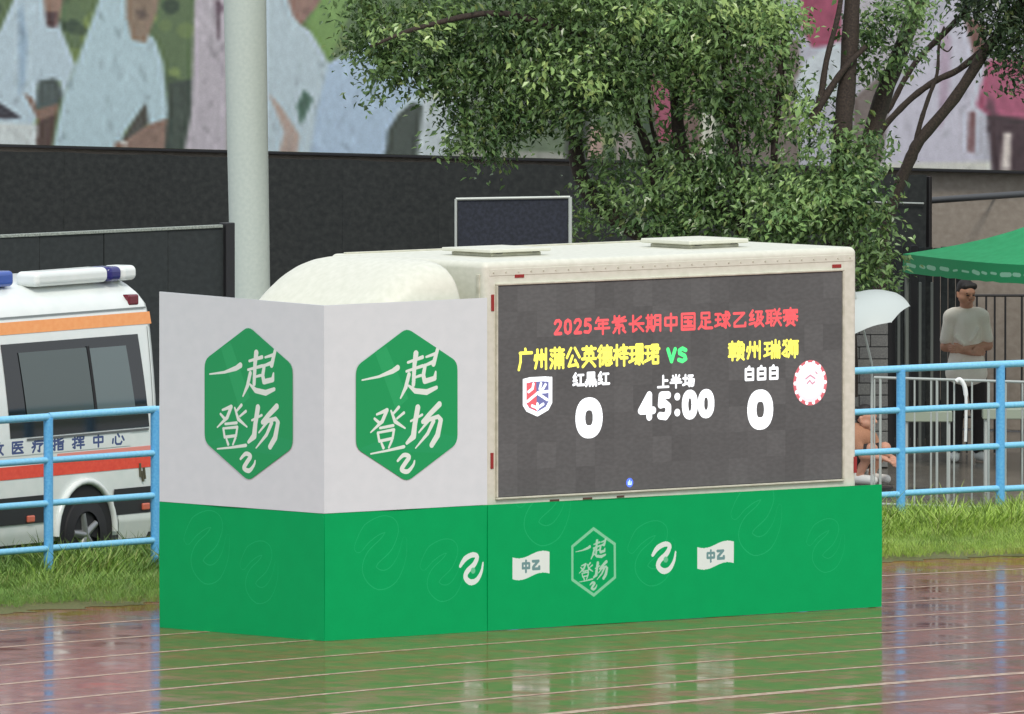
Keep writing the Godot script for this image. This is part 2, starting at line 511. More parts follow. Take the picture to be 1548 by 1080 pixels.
func build_backdrop():
	var w := wall_frame()
	var a: Vector3 = w[0]; var b: Vector3 = w[1]; var h: float = w[2]
	var d := (b - a).normalized()
	var nrm := Vector3(-d.z, 0, d.x)
	if nrm.z < 0: nrm = -nrm
	# beige building wall behind everything
	var ob := turned(Vector3.ZERO, rad_to_deg(atan2(-d.z, d.x)))
	var len_ := (b - a).length()
	var wall := thing("back_building", "beige rendered building wall carrying the big printed mural", "building", Transform3D(ob.basis, a - nrm * 1.6))
	var st := new_st()
	box(st, Vector3(-3, 0, -0.3), Vector3(len_ + 7, 7.2, 0), 0.01)
	obj("wall", st, M.beige, wall)
	st = new_st()
	box(st, Vector3(-3.1, 7.2, -0.4), Vector3(len_ + 7.1, 7.4, 0.1), 0.02)
	obj("coping", st, M.beige, wall)
	# mural print hung on that wall
	var mt := Transform3D(ob.basis, a - nrm * 1.5)
	var bl := side_of(mt, -60, 228)
	var br := side_of(mt, 1620, 262)
	var y0 := side_of(mt, 1500, 257).y
	var y1 := side_of(mt, 774, -40).y + 1.2
	var mural := thing("mural_banner", "large printed photo banner of people in white and pink shirts on the back wall", "banner", mt)
	var mx0 := bl.x; var mx1 := br.x
	var img := paint_mural(mt, mx0, mx1, y0, y1)
	st = new_st()
	var pp := []; var nn := []; var uv := []
	for j in 9:
		for i in 41:
			var fx := i / 40.0
			var fy := j / 8.0
			pp.append(Vector3(lerpf(mx0, mx1, fx), lerpf(y1, y0, fy), 0.02 + 0.012 * sin(fx * 37.0) * sin(fy * 3.0 + fx * 5.0)))
			nn.append(Vector3(0, 0, 1)); uv.append(Vector2(fx, fy))
	patch(st, pp, nn, 41, uv)
	obj("print", st, printed(img, 0.75), mural, true)
	st = new_st()
	box(st, Vector3(mx0, y0 - 0.03, -0.04), Vector3(mx1, y0 - 0.004, 0.05), 0.004)
	obj("bottom_rail", st, M.dark, mural)
	# black mesh fence in front of it
	var fence := thing("black_screen_fence", "tall black mesh screen fence below the printed mural", "fence", Transform3D(ob.basis, a))
	var n := 11
	var x0 := -1.5
	var step := (len_ - x0) / n
	for i in n:
		st = new_st()
		var p := []; var m := []
		var ph := rng.randf() * 6.0
		for j in 5:
			for k in 9:
				var fx := k / 8.0
				var fy := j / 4.0
				var sag := 0.012 * sin(fx * PI) if j == 4 else 0.0
				p.append(Vector3(x0 + step * (i + fx) + (-0.01 if k == 0 else (0.01 if k == 8 else 0.0)), fy * h - sag, 0.02 * sin(fx * PI + ph) * sin(fy * PI) + 0.003 * (i % 2)))
				m.append(Vector3(0, 0, 1))
		patch(st, p, m, 9)
		obj("mesh_panel", st, M.black_net, fence, false)
	for i in n + 1:
		st = new_st()
		box(st, Vector3(x0 + step * i - 0.025, 0, -0.08), Vector3(x0 + step * i + 0.025, h - 0.02, -0.03))
		obj("post", st, M.dark, fence)
	st = new_st()
	box(st, Vector3(x0 + step * 9.7, h - 0.29, 0.03), Vector3(len_, h - 0.275, 0.045), 0.003)
	obj("rope", st, M.steel, fence)
	# pipe rail along the beige wall
	var rail := thing("wall_pipe", "dark grey pipe rail fixed along the beige wall beside the tent", "pipe")
	st = new_st()
	tube(st, [atz(1396, 304, -28.9), atz(1480, 298, -28.3), atz(1640, 287, -27.2)], 0.034, 10)
	obj("pipe", st, mat(rgb8(92, 94, 96), 0.5), rail, true)
	for q in [[1420, 302.5, -28.7], [1560, 292.5, -27.8]]:
		st = new_st()
		var c := atz(q[0], q[1], q[2])
		tube(st, [c, c - nrm * 1.2], 0.015, 6)
		obj("bracket", st, M.dark, rail, true)
	# low black panel fence beside the column
	var e := atz(348, 339, -13.6)
	var s0 := gnd(-140, 361.5, e.y)
	var pd := Vector3(e.x - s0.x, 0, e.z - s0.z)
	var pt := turned(Vector3(s0.x, 0, s0.z), rad_to_deg(atan2(-pd.z, pd.x)))
	var low := thing("black_panel_fence", "black sheeted barrier with pale top trim behind the ambulance", "fence", pt)
	var pl := pd.length()
	for i in 5:
		st = new_st()
		box(st, Vector3(pl * i / 5.0 + 0.004, 0, -0.02), Vector3(pl * (i + 1) / 5.0 - 0.004, e.y - 0.03, 0.012 + 0.006 * (i % 2)), 0.004)
		obj("panel", st, M.black_panel, low)
	st = new_st()
	box(st, Vector3(0, e.y - 0.028, -0.03), Vector3(pl - 0.12, e.y, 0.03), 0.004)
	obj("top_trim", st, grainy(rgb8(110, 118, 112), rgb8(176, 184, 172), 0.05, 2.0, 0.5, 1.8, 31), low)
	st = new_st()
	box(st, Vector3(pl - 0.1, 0, -0.05), Vector3(pl + 0.012, e.y + 0.015, 0.05), 0.006)
	obj("end_post", st, M.dark, low)
	# pale column
	var pb := gnd(383, 705)
	var col := thing("floodlight_column", "thick pale grey steel column rising behind the truck cab", "column", Transform3D(Basis(), pb))
	var foot := atz(378.5, 450, pb.z) - pb
	var head := atz(370, 0, pb.z) - pb
	var up := (head - foot) / (head.y - foot.y)
	var base := foot - up * foot.y
	st = new_st()
	tube(st, [base, foot, head, head + up * 7.0], [0.185, 0.189, 0.203, 0.205], 28)
	obj("shaft", st, M.pole, col, true)
	st = new_st()
	tube(st, [base, base + Vector3(0, 0.04, 0)], 0.36, 24)
	obj("base_plate", st, M.steel, col, true)
	for k in 6:
		st = new_st()
		var c := base + Vector3(cos(k * TAU / 6) * 0.29, 0.04, sin(k * TAU / 6) * 0.29)
		tube(st, [c, c + Vector3(0, 0.05, 0)], 0.02, 6)
		obj("bolt", st, M.dark, col, true)
	# thin metal frame in front of the black fence
	var fz := -21.0
	var fr := thing("banner_frame", "thin pale metal frame with dark netting behind the truck roof", "frame")
	var tl := atz(689, 301, fz); var tr := atz(862, 298, fz)
	var bl2 := Vector3(tl.x, 0, fz); var br2 := Vector3(tr.x, 0, fz)
	for q in [[tl, bl2, 0.013, "post"], [tr, br2, 0.019, "post"], [tl, tr, 0.014, "top_bar"], [bl2 + Vector3(0, 0.9, 0), br2 + Vector3(0, 0.9, 0), 0.012, "lower_bar"]]:
		st = new_st()
		tube(st, [q[0], q[1]], q[2], 8)
		obj(q[3], st, M.steel, fr, true)
	st = new_st()
	quad(st, tl + Vector3(0.02, -0.02, -0.01), tr + Vector3(-0.02, -0.02, -0.01), br2 + Vector3(-0.02, 0.95, -0.01), bl2 + Vector3(0.02, 0.95, -0.01), Vector3(0, 0, 1))
	obj("netting", st, grainy(rgb8(36, 40, 48), rgb8(50, 54, 66), 0.04, 1.0, 0.9, 1.5, 37), fr)
	for sx in [bl2, br2]:
		st = new_st()
		box(st, sx + Vector3(-0.03, 0, -0.4), sx + Vector3(0.03, 0.04, 0.4))
		obj("foot", st, M.steel, fr)

func paint_mural(t: Transform3D, x0: float, x1: float, y0: float, y1: float) -> Image:
	var W := 2048
	var H := 640
	var img := Image.create(W, H, false, Image.FORMAT_RGB8)
	var to := func(q: Vector2) -> Vector2:
		var l := side_of(t, q.x, q.y)
		return Vector2((l.x - x0) / (x1 - x0) * W, (y1 - l.y) / (y1 - y0) * H)
	img.fill(rgb8(96, 114, 84))
	var no := FastNoiseLite.new()
	no.seed = 12
	no.frequency = 0.02
	for k in 900:
		var p := Vector2(rng.randf() * W, rng.randf() * H)
		var v := no.get_noise_2dv(p) + rng.randf_range(-0.35, 0.35)
		var c := rgb8(98, 116, 84).lerp(rgb8(132, 150, 92), clampf(v * 2.0, 0, 1)).lerp(rgb8(66, 80, 66), clampf(-v * 2.0, 0, 1))
		dot(img, p, rng.randf_range(6, 22), c)
	var shirt := rgb8(176, 194, 202)
	var shirt2 := rgb8(172, 194, 200)
	var skin := rgb8(146, 122, 108)
	var shapes := [
		[rgb8(178, 178, 188), "1180,-60 1650,-60 1650,275 1180,275"],
		[rgb8(126, 138, 118), "660,100 900,60 900,270 660,270"],
		[shirt, "22,0 0,50 -60,80 -60,190 55,187 58,125 92,122 95,150 115,97 92,40 85,0 70,-60 30,-60"], [skin, "62,-50 96,-50 96,0 88,40 72,40"], [rgb8(86, 70, 70), "70,18 88,18 86,42 72,40"],
		[rgb8(152, 174, 190), "30,20 34,0 44,60 40,120 30,150"],
		[rgb8(80, 90, 88), "60,122 85,118 96,142 88,158 55,165"], [rgb8(196, 204, 202), "-60,183 58,188 60,232 -60,228"], [rgb8(128, 106, 94), "38,140 52,150 56,166 90,156 86,180 60,184"], [rgb8(84, 70, 64), "58,184 86,172 78,230 58,230"], [rgb8(66, 66, 72), "-60,150 0,155 34,178 10,180 -60,172"],
		[shirt2, "150,0 130,-60 220,-60 200,0 215,40 236,60 248,95 256,178 226,190 222,155 190,200 180,232 80,230 96,150 115,100"], [rgb8(138, 122, 106), "190,-60 246,-60 242,0 238,20 222,65 200,60 192,20"], [rgb8(104, 92, 84), "205,14 222,14 226,26 212,30"], [rgb8(84, 84, 78), "186,212 205,180 222,155 226,185 200,212"],
		[rgb8(136, 114, 102), "174,216 190,212 226,188 258,178 252,226 178,230"], [rgb8(214, 222, 218), "180,212 196,216 204,210 190,220"],
		[rgb8(72, 82, 74), "256,125 297,118 290,180 278,233 250,233 254,180"],
		[rgb8(178, 172, 178), "298,-60 345,-60 345,237 278,234 290,170"], [rgb8(110, 96, 104), "326,0 334,0 334,60 330,60"],
		[rgb8(178, 194, 200), "400,-60 436,-60 452,35 476,50 498,95 560,60 620,90 660,130 640,160 600,240 400,240"], [rgb8(146, 120, 110), "430,-60 500,-60 495,0 470,20 457,38 445,25 437,0"], [rgb8(118, 148, 90), "464,35 486,0 490,-60 560,-60 540,0 512,60 500,95"],
		[rgb8(168, 188, 206), "498,96 560,70 640,130 600,170 585,236 470,240 480,170"], [rgb8(86, 112, 100), "462,135 475,150 457,190 450,160"], [rgb8(172, 156, 146), "408,140 430,165 455,205 450,240 422,240 432,200"],
		[rgb8(76, 84, 78), "588,196 604,172 625,155 642,160 644,215 628,237 583,241"], [rgb8(182, 192, 194), "642,150 700,120 696,230 632,240"],
		[rgb8(104, 118, 96), "700,160 870,120 870,245 690,240"], [rgb8(150, 152, 142), "690,225 870,232 870,250 690,245"], [rgb8(70, 74, 68), "856,150 892,150 892,258 856,256"], [rgb8(178, 152, 140), "892,190 912,190 914,250 890,250"], [rgb8(150, 140, 134), "930,200 960,200 962,255 935,255"],
		[rgb8(154, 88, 106), "985,110 1036,140 1036,215 996,215"], [rgb8(196, 196, 180), "1058,170 1084,170 1082,240 1060,240"], [rgb8(116, 96, 90), "1036,100 1058,100 1062,255 1030,255"], [rgb8(120, 110, 104), "1090,60 1210,60 1210,260 1090,260"],
		[rgb8(156, 82, 104), "1212,-60 1272,-60 1276,65 1230,72 1212,40"], [rgb8(196, 204, 208), "1205,120 1222,90 1272,60 1282,140 1220,175 1200,170"],
		[rgb8(180, 176, 182), "1286,-60 1400,-60 1400,60 1300,140"], [rgb8(122, 112, 108), "1290,150 1350,100 1340,250 1290,250"],
		[rgb8(194, 192, 204), "1400,60 1452,-20 1482,90 1502,130 1470,190 1480,250 1335,250 1345,170"], [rgb8(176, 160, 176), "1425,30 1440,60 1436,170 1420,200"], [rgb8(126, 96, 90), "1458,20 1492,40 1494,80 1474,84"],
		[rgb8(170, 98, 122), "1478,160 1496,90 1560,86 1600,120 1600,190 1500,178"], [rgb8(110, 76, 88), "1490,166 1500,140 1510,176"], [rgb8(78, 64, 68), "1494,172 1600,186 1600,262 1502,260"], [rgb8(202, 192, 186), "1519,200 1531,200 1529,256 1514,256"], [rgb8(118, 84, 84), "1468,170 1476,168 1474,232 1466,228"],
		[rgb8(204, 204, 196), "1330,247 1500,244 1500,268 1330,268"],
		# the upper part of the print, above the picture
		[skin, "60,-60 100,-60 110,-130 50,-130"], [skin, "190,-60 250,-60 262,-140 180,-140"], [skin, "425,-60 505,-60 515,-150 420,-150"],
	]
	for s in shapes:
		var pts := []
		for xy in s[1].split(" "):
			var v: PackedStringArray = xy.split(",")
			pts.append(to.call(Vector2(float(v[0]), float(v[1]))))
		fill_poly(img, pts, s[0])
		# folds and mottling of the photographed cloth, as printed
		var pg := PackedVector2Array(pts)
		var bb := Rect2(pts[0], Vector2.ZERO)
		for q in pts: bb = bb.expand(q)
		for k in int(clampf(bb.get_area() / 260.0, 2, 70)):
			var q := bb.position + Vector2(rng.randf(), rng.randf()) * bb.size
			var e := q + Vector2(rng.randfn() * 9.0, rng.randf_range(10, 46))
			if Geometry2D.is_point_in_polygon(q, pg) and Geometry2D.is_point_in_polygon(e, pg):
				var f := rng.randf_range(0.84, 1.10)
				stroke(img, [q, q.lerp(e, 0.5) + Vector2(rng.randfn() * 3.0, 0), e], [2.0, rng.randf_range(4, 10), 2.0], Color(minf(1, s[0].r * f), minf(1, s[0].g * f), minf(1, s[0].b * f)))
	# soft edges and the mottled weathering of an old print
	img.resize(W / 7, H / 7, Image.INTERPOLATE_LANCZOS)
	img.resize(1536, 480, Image.INTERPOLATE_CUBIC)
	var n2 := FastNoiseLite.new()
	n2.seed = 77
	n2.frequency = 0.07
	n2.fractal_octaves = 5
	for y in 480:
		for x in 1536:
			var c := img.get_pixel(x, y)
			var k := 1.04 + 0.045 * n2.get_noise_2d(x, y * 0.7) + rng.randf_range(-0.025, 0.025)
			img.set_pixel(x, y, Color(c.r * k, c.g * k, c.b * k))
	return img

func build_fence():
	var pl := gnd(73, 890); var pr := gnd(1362, 804)
	var al := bend_angle(pl); var ar := bend_angle(pr)
	var rl := bend_radius(pl); var rr := bend_radius(pr)
	var dl := bend_angle(gnd(244, 878)) - al
	var dr := bend_angle(gnd(1513, 796)) - ar
	var mid := (al + ar) * 0.5
	var spots := []
	for k in range(-4, 9):
		if al + dl * k < mid: spots.append(al + dl * k)
	for k in range(-9, 6):
		if ar + dr * k > mid + dr * 0.4: spots.append(ar + dr * k)
	spots.sort()
	var fence := thing("blue_railing", "light blue tubular railing with four rails along the track verge", "fence")
	var at := func(a: float, y: float) -> Vector3:
		var r := clampf(lerpf(rl, rr, (a - al) / (ar - al)), rl - 0.6, rr + 0.6)
		return bend_xy(r, a, y)
	for i in spots:
		var st := new_st()
		tube(st, [at.call(i, 0.0), at.call(i, 1.445)], 0.041, 12)
		obj("post", st, M.blue_post, fence, true)
	for h in [1.46, 1.09, 0.725, 0.34]:
		for i in spots.size() - 1:
			var st := new_st()
			var pts := []
			for k in 4: pts.append(at.call(lerpf(spots[i], spots[i + 1], k / 3.0), h + 0.006 * sin(i * 3.1 + h * 9.0)))
			tube(st, pts, 0.032 if h > 1.2 else 0.028, 10, false)
			obj("rail", st, M.blue_rail, fence, true)

func build_grass():
	# blades standing on the verge, far too many to count
	var st := new_st()
	for k in 7:
		var a := k * 2.4 + 0.3
		var h := 0.55 + 0.45 * fposmod(k * 0.37, 1.0)
		var lean := Vector3(cos(a), 0, sin(a))
		var sd := Vector3(-sin(a * 1.7), 0, cos(a * 1.7)) * 0.017
		var b0 := lean * 0.10
		var b1 := lean * 0.24 + Vector3(0, h * 0.6, 0)
		var b2 := lean * 0.55 + Vector3(0, h, 0)
		tri(st, b0 - sd, b0 + sd, b1 + sd * 0.8, Vector3(0, 0, 1))
		tri(st, b0 - sd, b1 + sd * 0.8, b1 - sd * 0.8, Vector3(0, 0, 1))
		tri(st, b1 - sd * 0.8, b1 + sd * 0.8, b2, Vector3(0, 0, 1))
	st.generate_normals()
	var mm := MultiMesh.new()
	mm.transform_format = MultiMesh.TRANSFORM_3D
	mm.use_colors = true
	mm.mesh = st.commit()
	var rows := []
	var no := FastNoiseLite.new()
	no.seed = 31
	no.frequency = 0.5
	var lush := gnd(1450, 810)
	for i in 80000:
		var a := deg_to_rad(rng.randf_range(216.0, 250.0))
		var r := 52.05 + 3.7 * pow(rng.randf(), 1.15)
		var p := bend_xy(r, a, 0.03)
		var v := no.get_noise_2d(p.x, p.z)
		if r < 52.65 and v + rng.randf_range(-0.4, 0.4) < (52.65 - r) * 0.7 - 0.1: continue
		var right := clampf((p.x + 2.0) / 5.0, 0.0, 1.0)
		var tall := lerpf(0.07, 0.14, clampf((r - 52.6) / 1.2, 0, 1)) * (1.0 + 0.7 * v) * rng.randf_range(0.7, 1.35)
		if r > 54.0: tall *= rng.randf_range(1.0, 1.9)
		if r > 53.9 and rng.randf() < 0.012: tall *= 1.7
		var c := Color(0.17, 0.32, 0.055).lerp(Color(0.36, 0.53, 0.08), clampf(right * 0.8 + v * 0.8 + rng.randf_range(-0.25, 0.3), 0, 1))
		if rng.randf() < 0.14: c = c.lerp(Color(0.36, 0.34, 0.14), rng.randf_range(0.3, 0.8))
		if rng.randf() < 0.2: c = c.lerp(Color(0.06, 0.12, 0.03), 0.6)
		rows.append([Transform3D(Basis(Vector3.UP, rng.randf() * TAU).scaled(Vector3(tall * 1.1, tall, tall * 1.1)), p), c])
	mm.instance_count = rows.size()
	for i in rows.size():
		mm.set_instance_transform(i, rows[i][0])
		mm.set_instance_color(i, rows[i][1])
	var g := MultiMeshInstance3D.new()
	g.name = "grass"
	g.multimesh = mm
	g.material_override = M.blade
	add_child(g)
	g.set_meta("kind", "stuff")
	tag(g, "rough green grass growing along the verge under the blue railing", "grass")
	# a stone and a scrap of litter in it
	var c0 := gnd(48, 872)
	var stone := thing("stone", "rounded pale stone half sunk in the verge grass", "stone", Transform3D(Basis(), c0))
	st = new_st()
	var p := []; var n := []
	for j in 9:
		for i in 17:
			var u := i / 16.0 * TAU
			var v := j / 8.0 * PI
			var dir := Vector3(cos(u) * sin(v), cos(v), sin(u) * sin(v))
			var rr := 1.0 + 0.22 * no.get_noise_3dv(Vector3(cos(u) * sin(v), cos(v), sin(u) * sin(v)) * 2.4)
			p.append(Vector3(dir.x * 0.26, dir.y * 0.17 + 0.1, dir.z * 0.2) * rr)
			n.append(dir)
	patch(st, p, n, 17)
	obj("rock", st, grainy(rgb8(116, 112, 84), rgb8(160, 154, 124), 0.05, 3.0, 0.9, 1.5, 41), stone, true)
	var l0 := gnd(56, 893)
	var lit := thing("litter", "small crumpled white paper scrap lying in the grass", "litter", Transform3D(Basis(), l0 + Vector3(0, 0.1, 0)))
	st = new_st()
	var q := [Vector3(-0.025, 0, 0), Vector3(0.012, 0.01, 0.02), Vector3(0.026, 0.05, 0), Vector3(-0.006, 0.07, -0.01), Vector3(0.0, 0.035, 0.028)]
	for t in [[0, 1, 4], [1, 2, 4], [2, 3, 4], [3, 0, 4]]: tri(st, q[t[0]], q[t[1]], q[t[2]], Vector3(0, 0.2, 1))
	obj("paper", st, mat(rgb8(232, 232, 226), 0.8), lit)

# ---------- trees ----------
func leaf_mesh(clumps: Array, z: float, size: float, seed_: int, base_a: Color, base_b: Color, origin: Vector3) -> ArrayMesh:
	# clumps: [px, py, half width, half height, leaves, depth shift]; leaves gather round twig ends inside each
	var g := RandomNumberGenerator.new()
	g.seed = seed_
	var P := PackedVector3Array()
	var N := PackedVector3Array()
	var C := PackedColorArray()
	for cl in clumps:
		var zz: float = z + (cl[5] if cl.size() > 5 else 0.0)
		var c := atz(cl[0], cl[1], zz)
		var k := (CAM_Z - zz) / F
		var rx: float = cl[2] * k
		var ry: float = cl[3] * k
		var rz := minf(1.1, (rx + ry) * 0.5)
		var twigs := maxi(3, int(cl[4] / 26))
		var tint := g.randf()
		for t in twigs:
			var d := Vector3(g.randfn(), g.randfn(), g.randfn()).normalized() * pow(g.randf(), 0.42)
			var tc := c + Vector3(d.x * rx, d.y * ry, d.z * rz)
			var tt := clampf(tint * 0.6 + g.randf() * 0.6 - 0.1, 0, 1)
			var spread := g.randf_range(0.07, 0.15)
			var lean := Vector3(g.randfn() * 0.5 + d.x, -0.55, g.randfn() * 0.5 + 0.2).normalized()
			for l in int(cl[4] / twigs):
				var p := tc + Vector3(g.randfn(), g.randfn() * 0.8, g.randfn()) * spread
				var ax := (lean + Vector3(g.randfn(), g.randfn() * 0.7, g.randfn()) * 0.6).normalized()
				var up := Vector3(g.randfn() * 0.5, 1.0, g.randfn() * 0.5 + 0.35)
				var sd := ax.cross(up).normalized()
				var nn := sd.cross(ax).normalized()
				var s := size * g.randf_range(0.5, 1.4)
				var w := s * g.randf_range(0.2, 0.28)
				var a := p - ax * s * 0.5
				var b := p + ax * s * 0.5 - nn * s * 0.08
				var m0 := p - ax * s * 0.05 + sd * w + nn * w * 0.35
				var m1 := p - ax * s * 0.05 - sd * w + nn * w * 0.35
				var col := base_a.lerp(base_b, clampf(tt + g.randf_range(-0.25, 0.25), 0, 1))
				if g.randf() < 0.05: col = col.lerp(Color(0.24, 0.28, 0.08), 0.6)
				var n0 := (b - a).cross(m0 - a).normalized()
				var n1 := (m1 - a).cross(b - a).normalized()
				if n0.dot(nn) < 0: n0 = -n0
				if n1.dot(nn) < 0: n1 = -n1
				for q in [[a, m0, b, n0], [a, b, m1, n1]]:
					var w1: Vector3 = q[1]
					var w2: Vector3 = q[2]
					if (w2 - a).cross(w1 - a).dot(q[3]) < 0.0:
						w1 = q[2]; w2 = q[1]
					P.append(a - origin); P.append(w1 - origin); P.append(w2 - origin)
					for e in 3:
						N.append(q[3]); C.append(col)
	var arr := []
	arr.resize(Mesh.ARRAY_MAX)
	arr[Mesh.ARRAY_VERTEX] = P
	arr[Mesh.ARRAY_NORMAL] = N
	arr[Mesh.ARRAY_COLOR] = C
	var mesh := ArrayMesh.new()
	mesh.add_surface_from_arrays(Mesh.PRIMITIVE_TRIANGLES, arr)
	return mesh
func limb(called: String, parent: Node3D, px: Array, z: float, w0: float, w1: float, origin: Vector3, dz := 0.0):
	var pts := []
	for i in px.size():
		pts.append(atz(px[i][0], px[i][1], z + dz * i / (px.size() - 1.0)) - origin)
	pts = smooth_path(pts, 4)
	var r := []
	for i in pts.size(): r.append(lerpf(w0, w1, float(i) / (pts.size() - 1)) * (1.0 + 0.07 * sin(i * 2.3)))
	var st := new_st()
	tube(st, pts, r, 10)
	obj(called, st, M.bark, parent, true)

func build_trees():
	var z := -22.5
	var o := gnd(1266, 705)
	o = Vector3(atz(1266, 600, z).x, 0, z)
	var tree := thing("broadleaf_tree", "big broadleaf tree with hanging foliage and several dark stems behind the truck", "tree", Transform3D(Basis(), o))
	var base_px := 9.165
	limb("trunk", tree, [[1264, 735], [1262, 520], [1266, 330], [1274, 200], [1283, 100], [1292, -60]], z, 0.12, 0.075, o)
	limb("stem", tree, [[1280, 600], [1282, 380], [1304, 260], [1334, 150], [1368, 60], [1410, -60]], z - 0.5, 0.11, 0.07, o)
	limb("stem", tree, [[1262, 520], [1150, 380], [1040, 250], [1020, 120], [1000, -40]], z, 0.09, 0.05, o, -0.6)
	limb("stem", tree, [[1200, 450], [1010, 340], [985, 240], [950, 160], [900, 60]], z - 0.3, 0.06, 0.03, o, -0.4)
	limb("stem", tree, [[1100, 420], [930, 330], [876, 260], [872, 160], [880, 40]], z - 0.4, 0.09, 0.06, o, -0.4)
	limb("branch", tree, [[1225, 190], [1240, 150], [1250, 90], [1268, 20], [1276, -40]], z + 0.1, 0.035, 0.022, o)
	limb("branch", tree, [[1228, 180], [1255, 135], [1280, 100], [1310, 70]], z + 0.1, 0.04, 0.025, o)
	limb("branch", tree, [[1000, 330], [985, 260], [972, 200], [955, 150]], z - 0.5, 0.022, 0.014, o)
	limb("branch", tree, [[1012, 320], [1000, 240], [985, 190], [980, 120]], z - 0.5, 0.026, 0.014, o)
	limb("branch", tree, [[1120, 330], [1110, 220], [1098, 120], [1090, 20]], z, 0.05, 0.03, o)
	limb("branch", tree, [[1180, 360], [1170, 250], [1178, 140], [1190, 20]], z, 0.04, 0.03, o)
	limb("branch", tree, [[880, 60], [760, 20], [640, 40], [560, 70]], z, 0.04, 0.015, o, 0.8)
	var clumps := [
		[560, 20, 55, 38, 620], [545, 70, 34, 24, 300], [600, 60, 60, 45, 800], [585, 112, 42, 26, 380], [650, 95, 60, 40, 800], [560, 138, 20, 8, 60], [668, 20, 70, 40, 900],
		[740, 40, 80, 55, 1400], [720, 110, 70, 45, 1100], [700, 165, 40, 28, 430], [745, 190, 60, 32, 700], [690, 222, 36, 16, 240], [735, 236, 40, 14, 260], [655, 140, 30, 14, 160],
		[820, 30, 80, 60, 1500], [810, 110, 80, 55, 1500], [790, 165, 60, 35, 700], [830, 180, 50, 24, 400],
		[900, 20, 90, 60, 1600], [900, 100, 80, 50, 1400], [890, 155, 60, 26, 560], [950, 150, 50, 30, 560], [990, 90, 70, 60, 1200], [985, 20, 80, 60, 1300],
		[1070, 30, 70, 60, 1300], [1060, 110, 60, 50, 900], [1075, 165, 46, 34, 420], [1130, 60, 60, 60, 1100], [1120, 140, 50, 40, 600], [1170, 30, 50, 50, 700], [1165, 110, 40, 40, 420], [1200, 150, 26, 30, 160],
		[905, 300, 46, 50, 420, -0.5], [870, 330, 30, 36, 160, -0.5], [930, 250, 44, 30, 320, -0.5], [1000, 215, 30, 26, 120, -0.5], [900, 205, 40, 24, 200, -0.3], [1030, 240, 40, 30, 300, -0.2], [960, 290, 46, 46, 420, -0.4], [1010, 300, 60, 50, 700], [985, 345, 60, 24, 460], [1060, 330, 70, 44, 900], [1050, 270, 50, 36, 420], [1110, 280, 50, 50, 640], [1100, 225, 46, 40, 420], [1150, 200, 40, 40, 360],
		[1170, 320, 70, 50, 1300, 0.4], [1150, 370, 70, 24, 600, 0.4], [1240, 320, 70, 44, 1400, 0.5], [1220, 265, 60, 34, 560, 0.2], [1290, 300, 50, 46, 900, 0.5], [1290, 240, 46, 40, 520, 0.3], [1310, 350, 40, 36, 520, 0.5], [1320, 395, 30, 26, 320, 0.5], [1322, 425, 26, 22, 260, 0.4], [1320, 230, 30, 34, 240, 0.2], [1210, 200, 36, 30, 200], [1260, 190, 40, 50, 260, -0.3],
		[1330, 40, 60, 50, 700, -0.3], [1310, 100, 36, 40, 260, -0.3], [1385, 15, 40, 34, 380], [1370, 85, 34, 24, 170, -0.2],
	]
	for i in 26:
		clumps.append([rng.randf_range(560, 1340), rng.randf_range(-230, -50), 100, 70, 700, rng.randf_range(-1.2, 0.8)])
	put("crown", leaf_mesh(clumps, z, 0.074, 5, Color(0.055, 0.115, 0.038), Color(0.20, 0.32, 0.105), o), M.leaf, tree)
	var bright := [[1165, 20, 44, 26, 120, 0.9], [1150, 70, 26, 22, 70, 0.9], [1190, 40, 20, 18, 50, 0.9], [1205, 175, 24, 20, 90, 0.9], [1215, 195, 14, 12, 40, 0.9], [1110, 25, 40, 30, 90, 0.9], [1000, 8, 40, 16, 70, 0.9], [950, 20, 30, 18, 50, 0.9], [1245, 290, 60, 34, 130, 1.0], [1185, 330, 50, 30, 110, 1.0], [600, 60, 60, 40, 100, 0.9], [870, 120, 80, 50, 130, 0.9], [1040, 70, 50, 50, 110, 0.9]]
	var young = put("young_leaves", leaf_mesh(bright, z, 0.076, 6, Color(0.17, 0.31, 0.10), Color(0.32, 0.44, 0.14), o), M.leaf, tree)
	# the leaning tree on the right
	z = -24.6
	o = Vector3(atz(1332, 600, z).x, 0, z)
	var lean := thing("leaning_tree", "slender tree leaning over the green tent with bare forked limbs", "tree", Transform3D(Basis(), o))
	limb("trunk", lean, [[1322, 712], [1326, 500], [1334, 380], [1341, 340], [1358, 285], [1378, 237], [1392, 211], [1444, 148], [1492, 74], [1520, 40], [1580, -50]], z, 0.062, 0.052, o)
	limb("limb", lean, [[1376, 240], [1383, 222], [1392, 185], [1404, 148], [1417, 111], [1420, 66], [1428, 40]], z, 0.032, 0.010, o)
	limb("limb", lean, [[1318, 215], [1344, 183], [1380, 147], [1415, 122], [1450, 105], [1490, 72]], z - 0.1, 0.032, 0.032, o)
	limb("limb", lean, [[1340, 170], [1348, 159], [1368, 120], [1392, 85], [1437, 41], [1460, 14], [1490, -50]], z - 0.15, 0.024, 0.034, o)
	limb("limb", lean, [[1290, 270], [1312, 228], [1344, 183]], z - 0.1, 0.03, 0.03, o)
	limb("twig", lean, [[1418, 67], [1432, 78], [1440, 70]], z, 0.010, 0.006, o)
	var cl2 := [[1500, 20, 50, 34, 620], [1535, 50, 34, 44, 560], [1550, 100, 24, 34, 260], [1510, 75, 30, 26, 260], [1470, 5, 30, 22, 260], [1535, 130, 18, 14, 60], [1580, 20, 60, 60, 800]]
	for i in 8: cl2.append([rng.randf_range(1440, 1640), rng.randf_range(-200, -40), 80, 60, 500, rng.randf_range(-0.8, 0.8)])
	put("crown", leaf_mesh(cl2, z, 0.07, 8, Color(0.035, 0.062, 0.030), Color(0.10, 0.15, 0.065), o), M.leaf, lean)

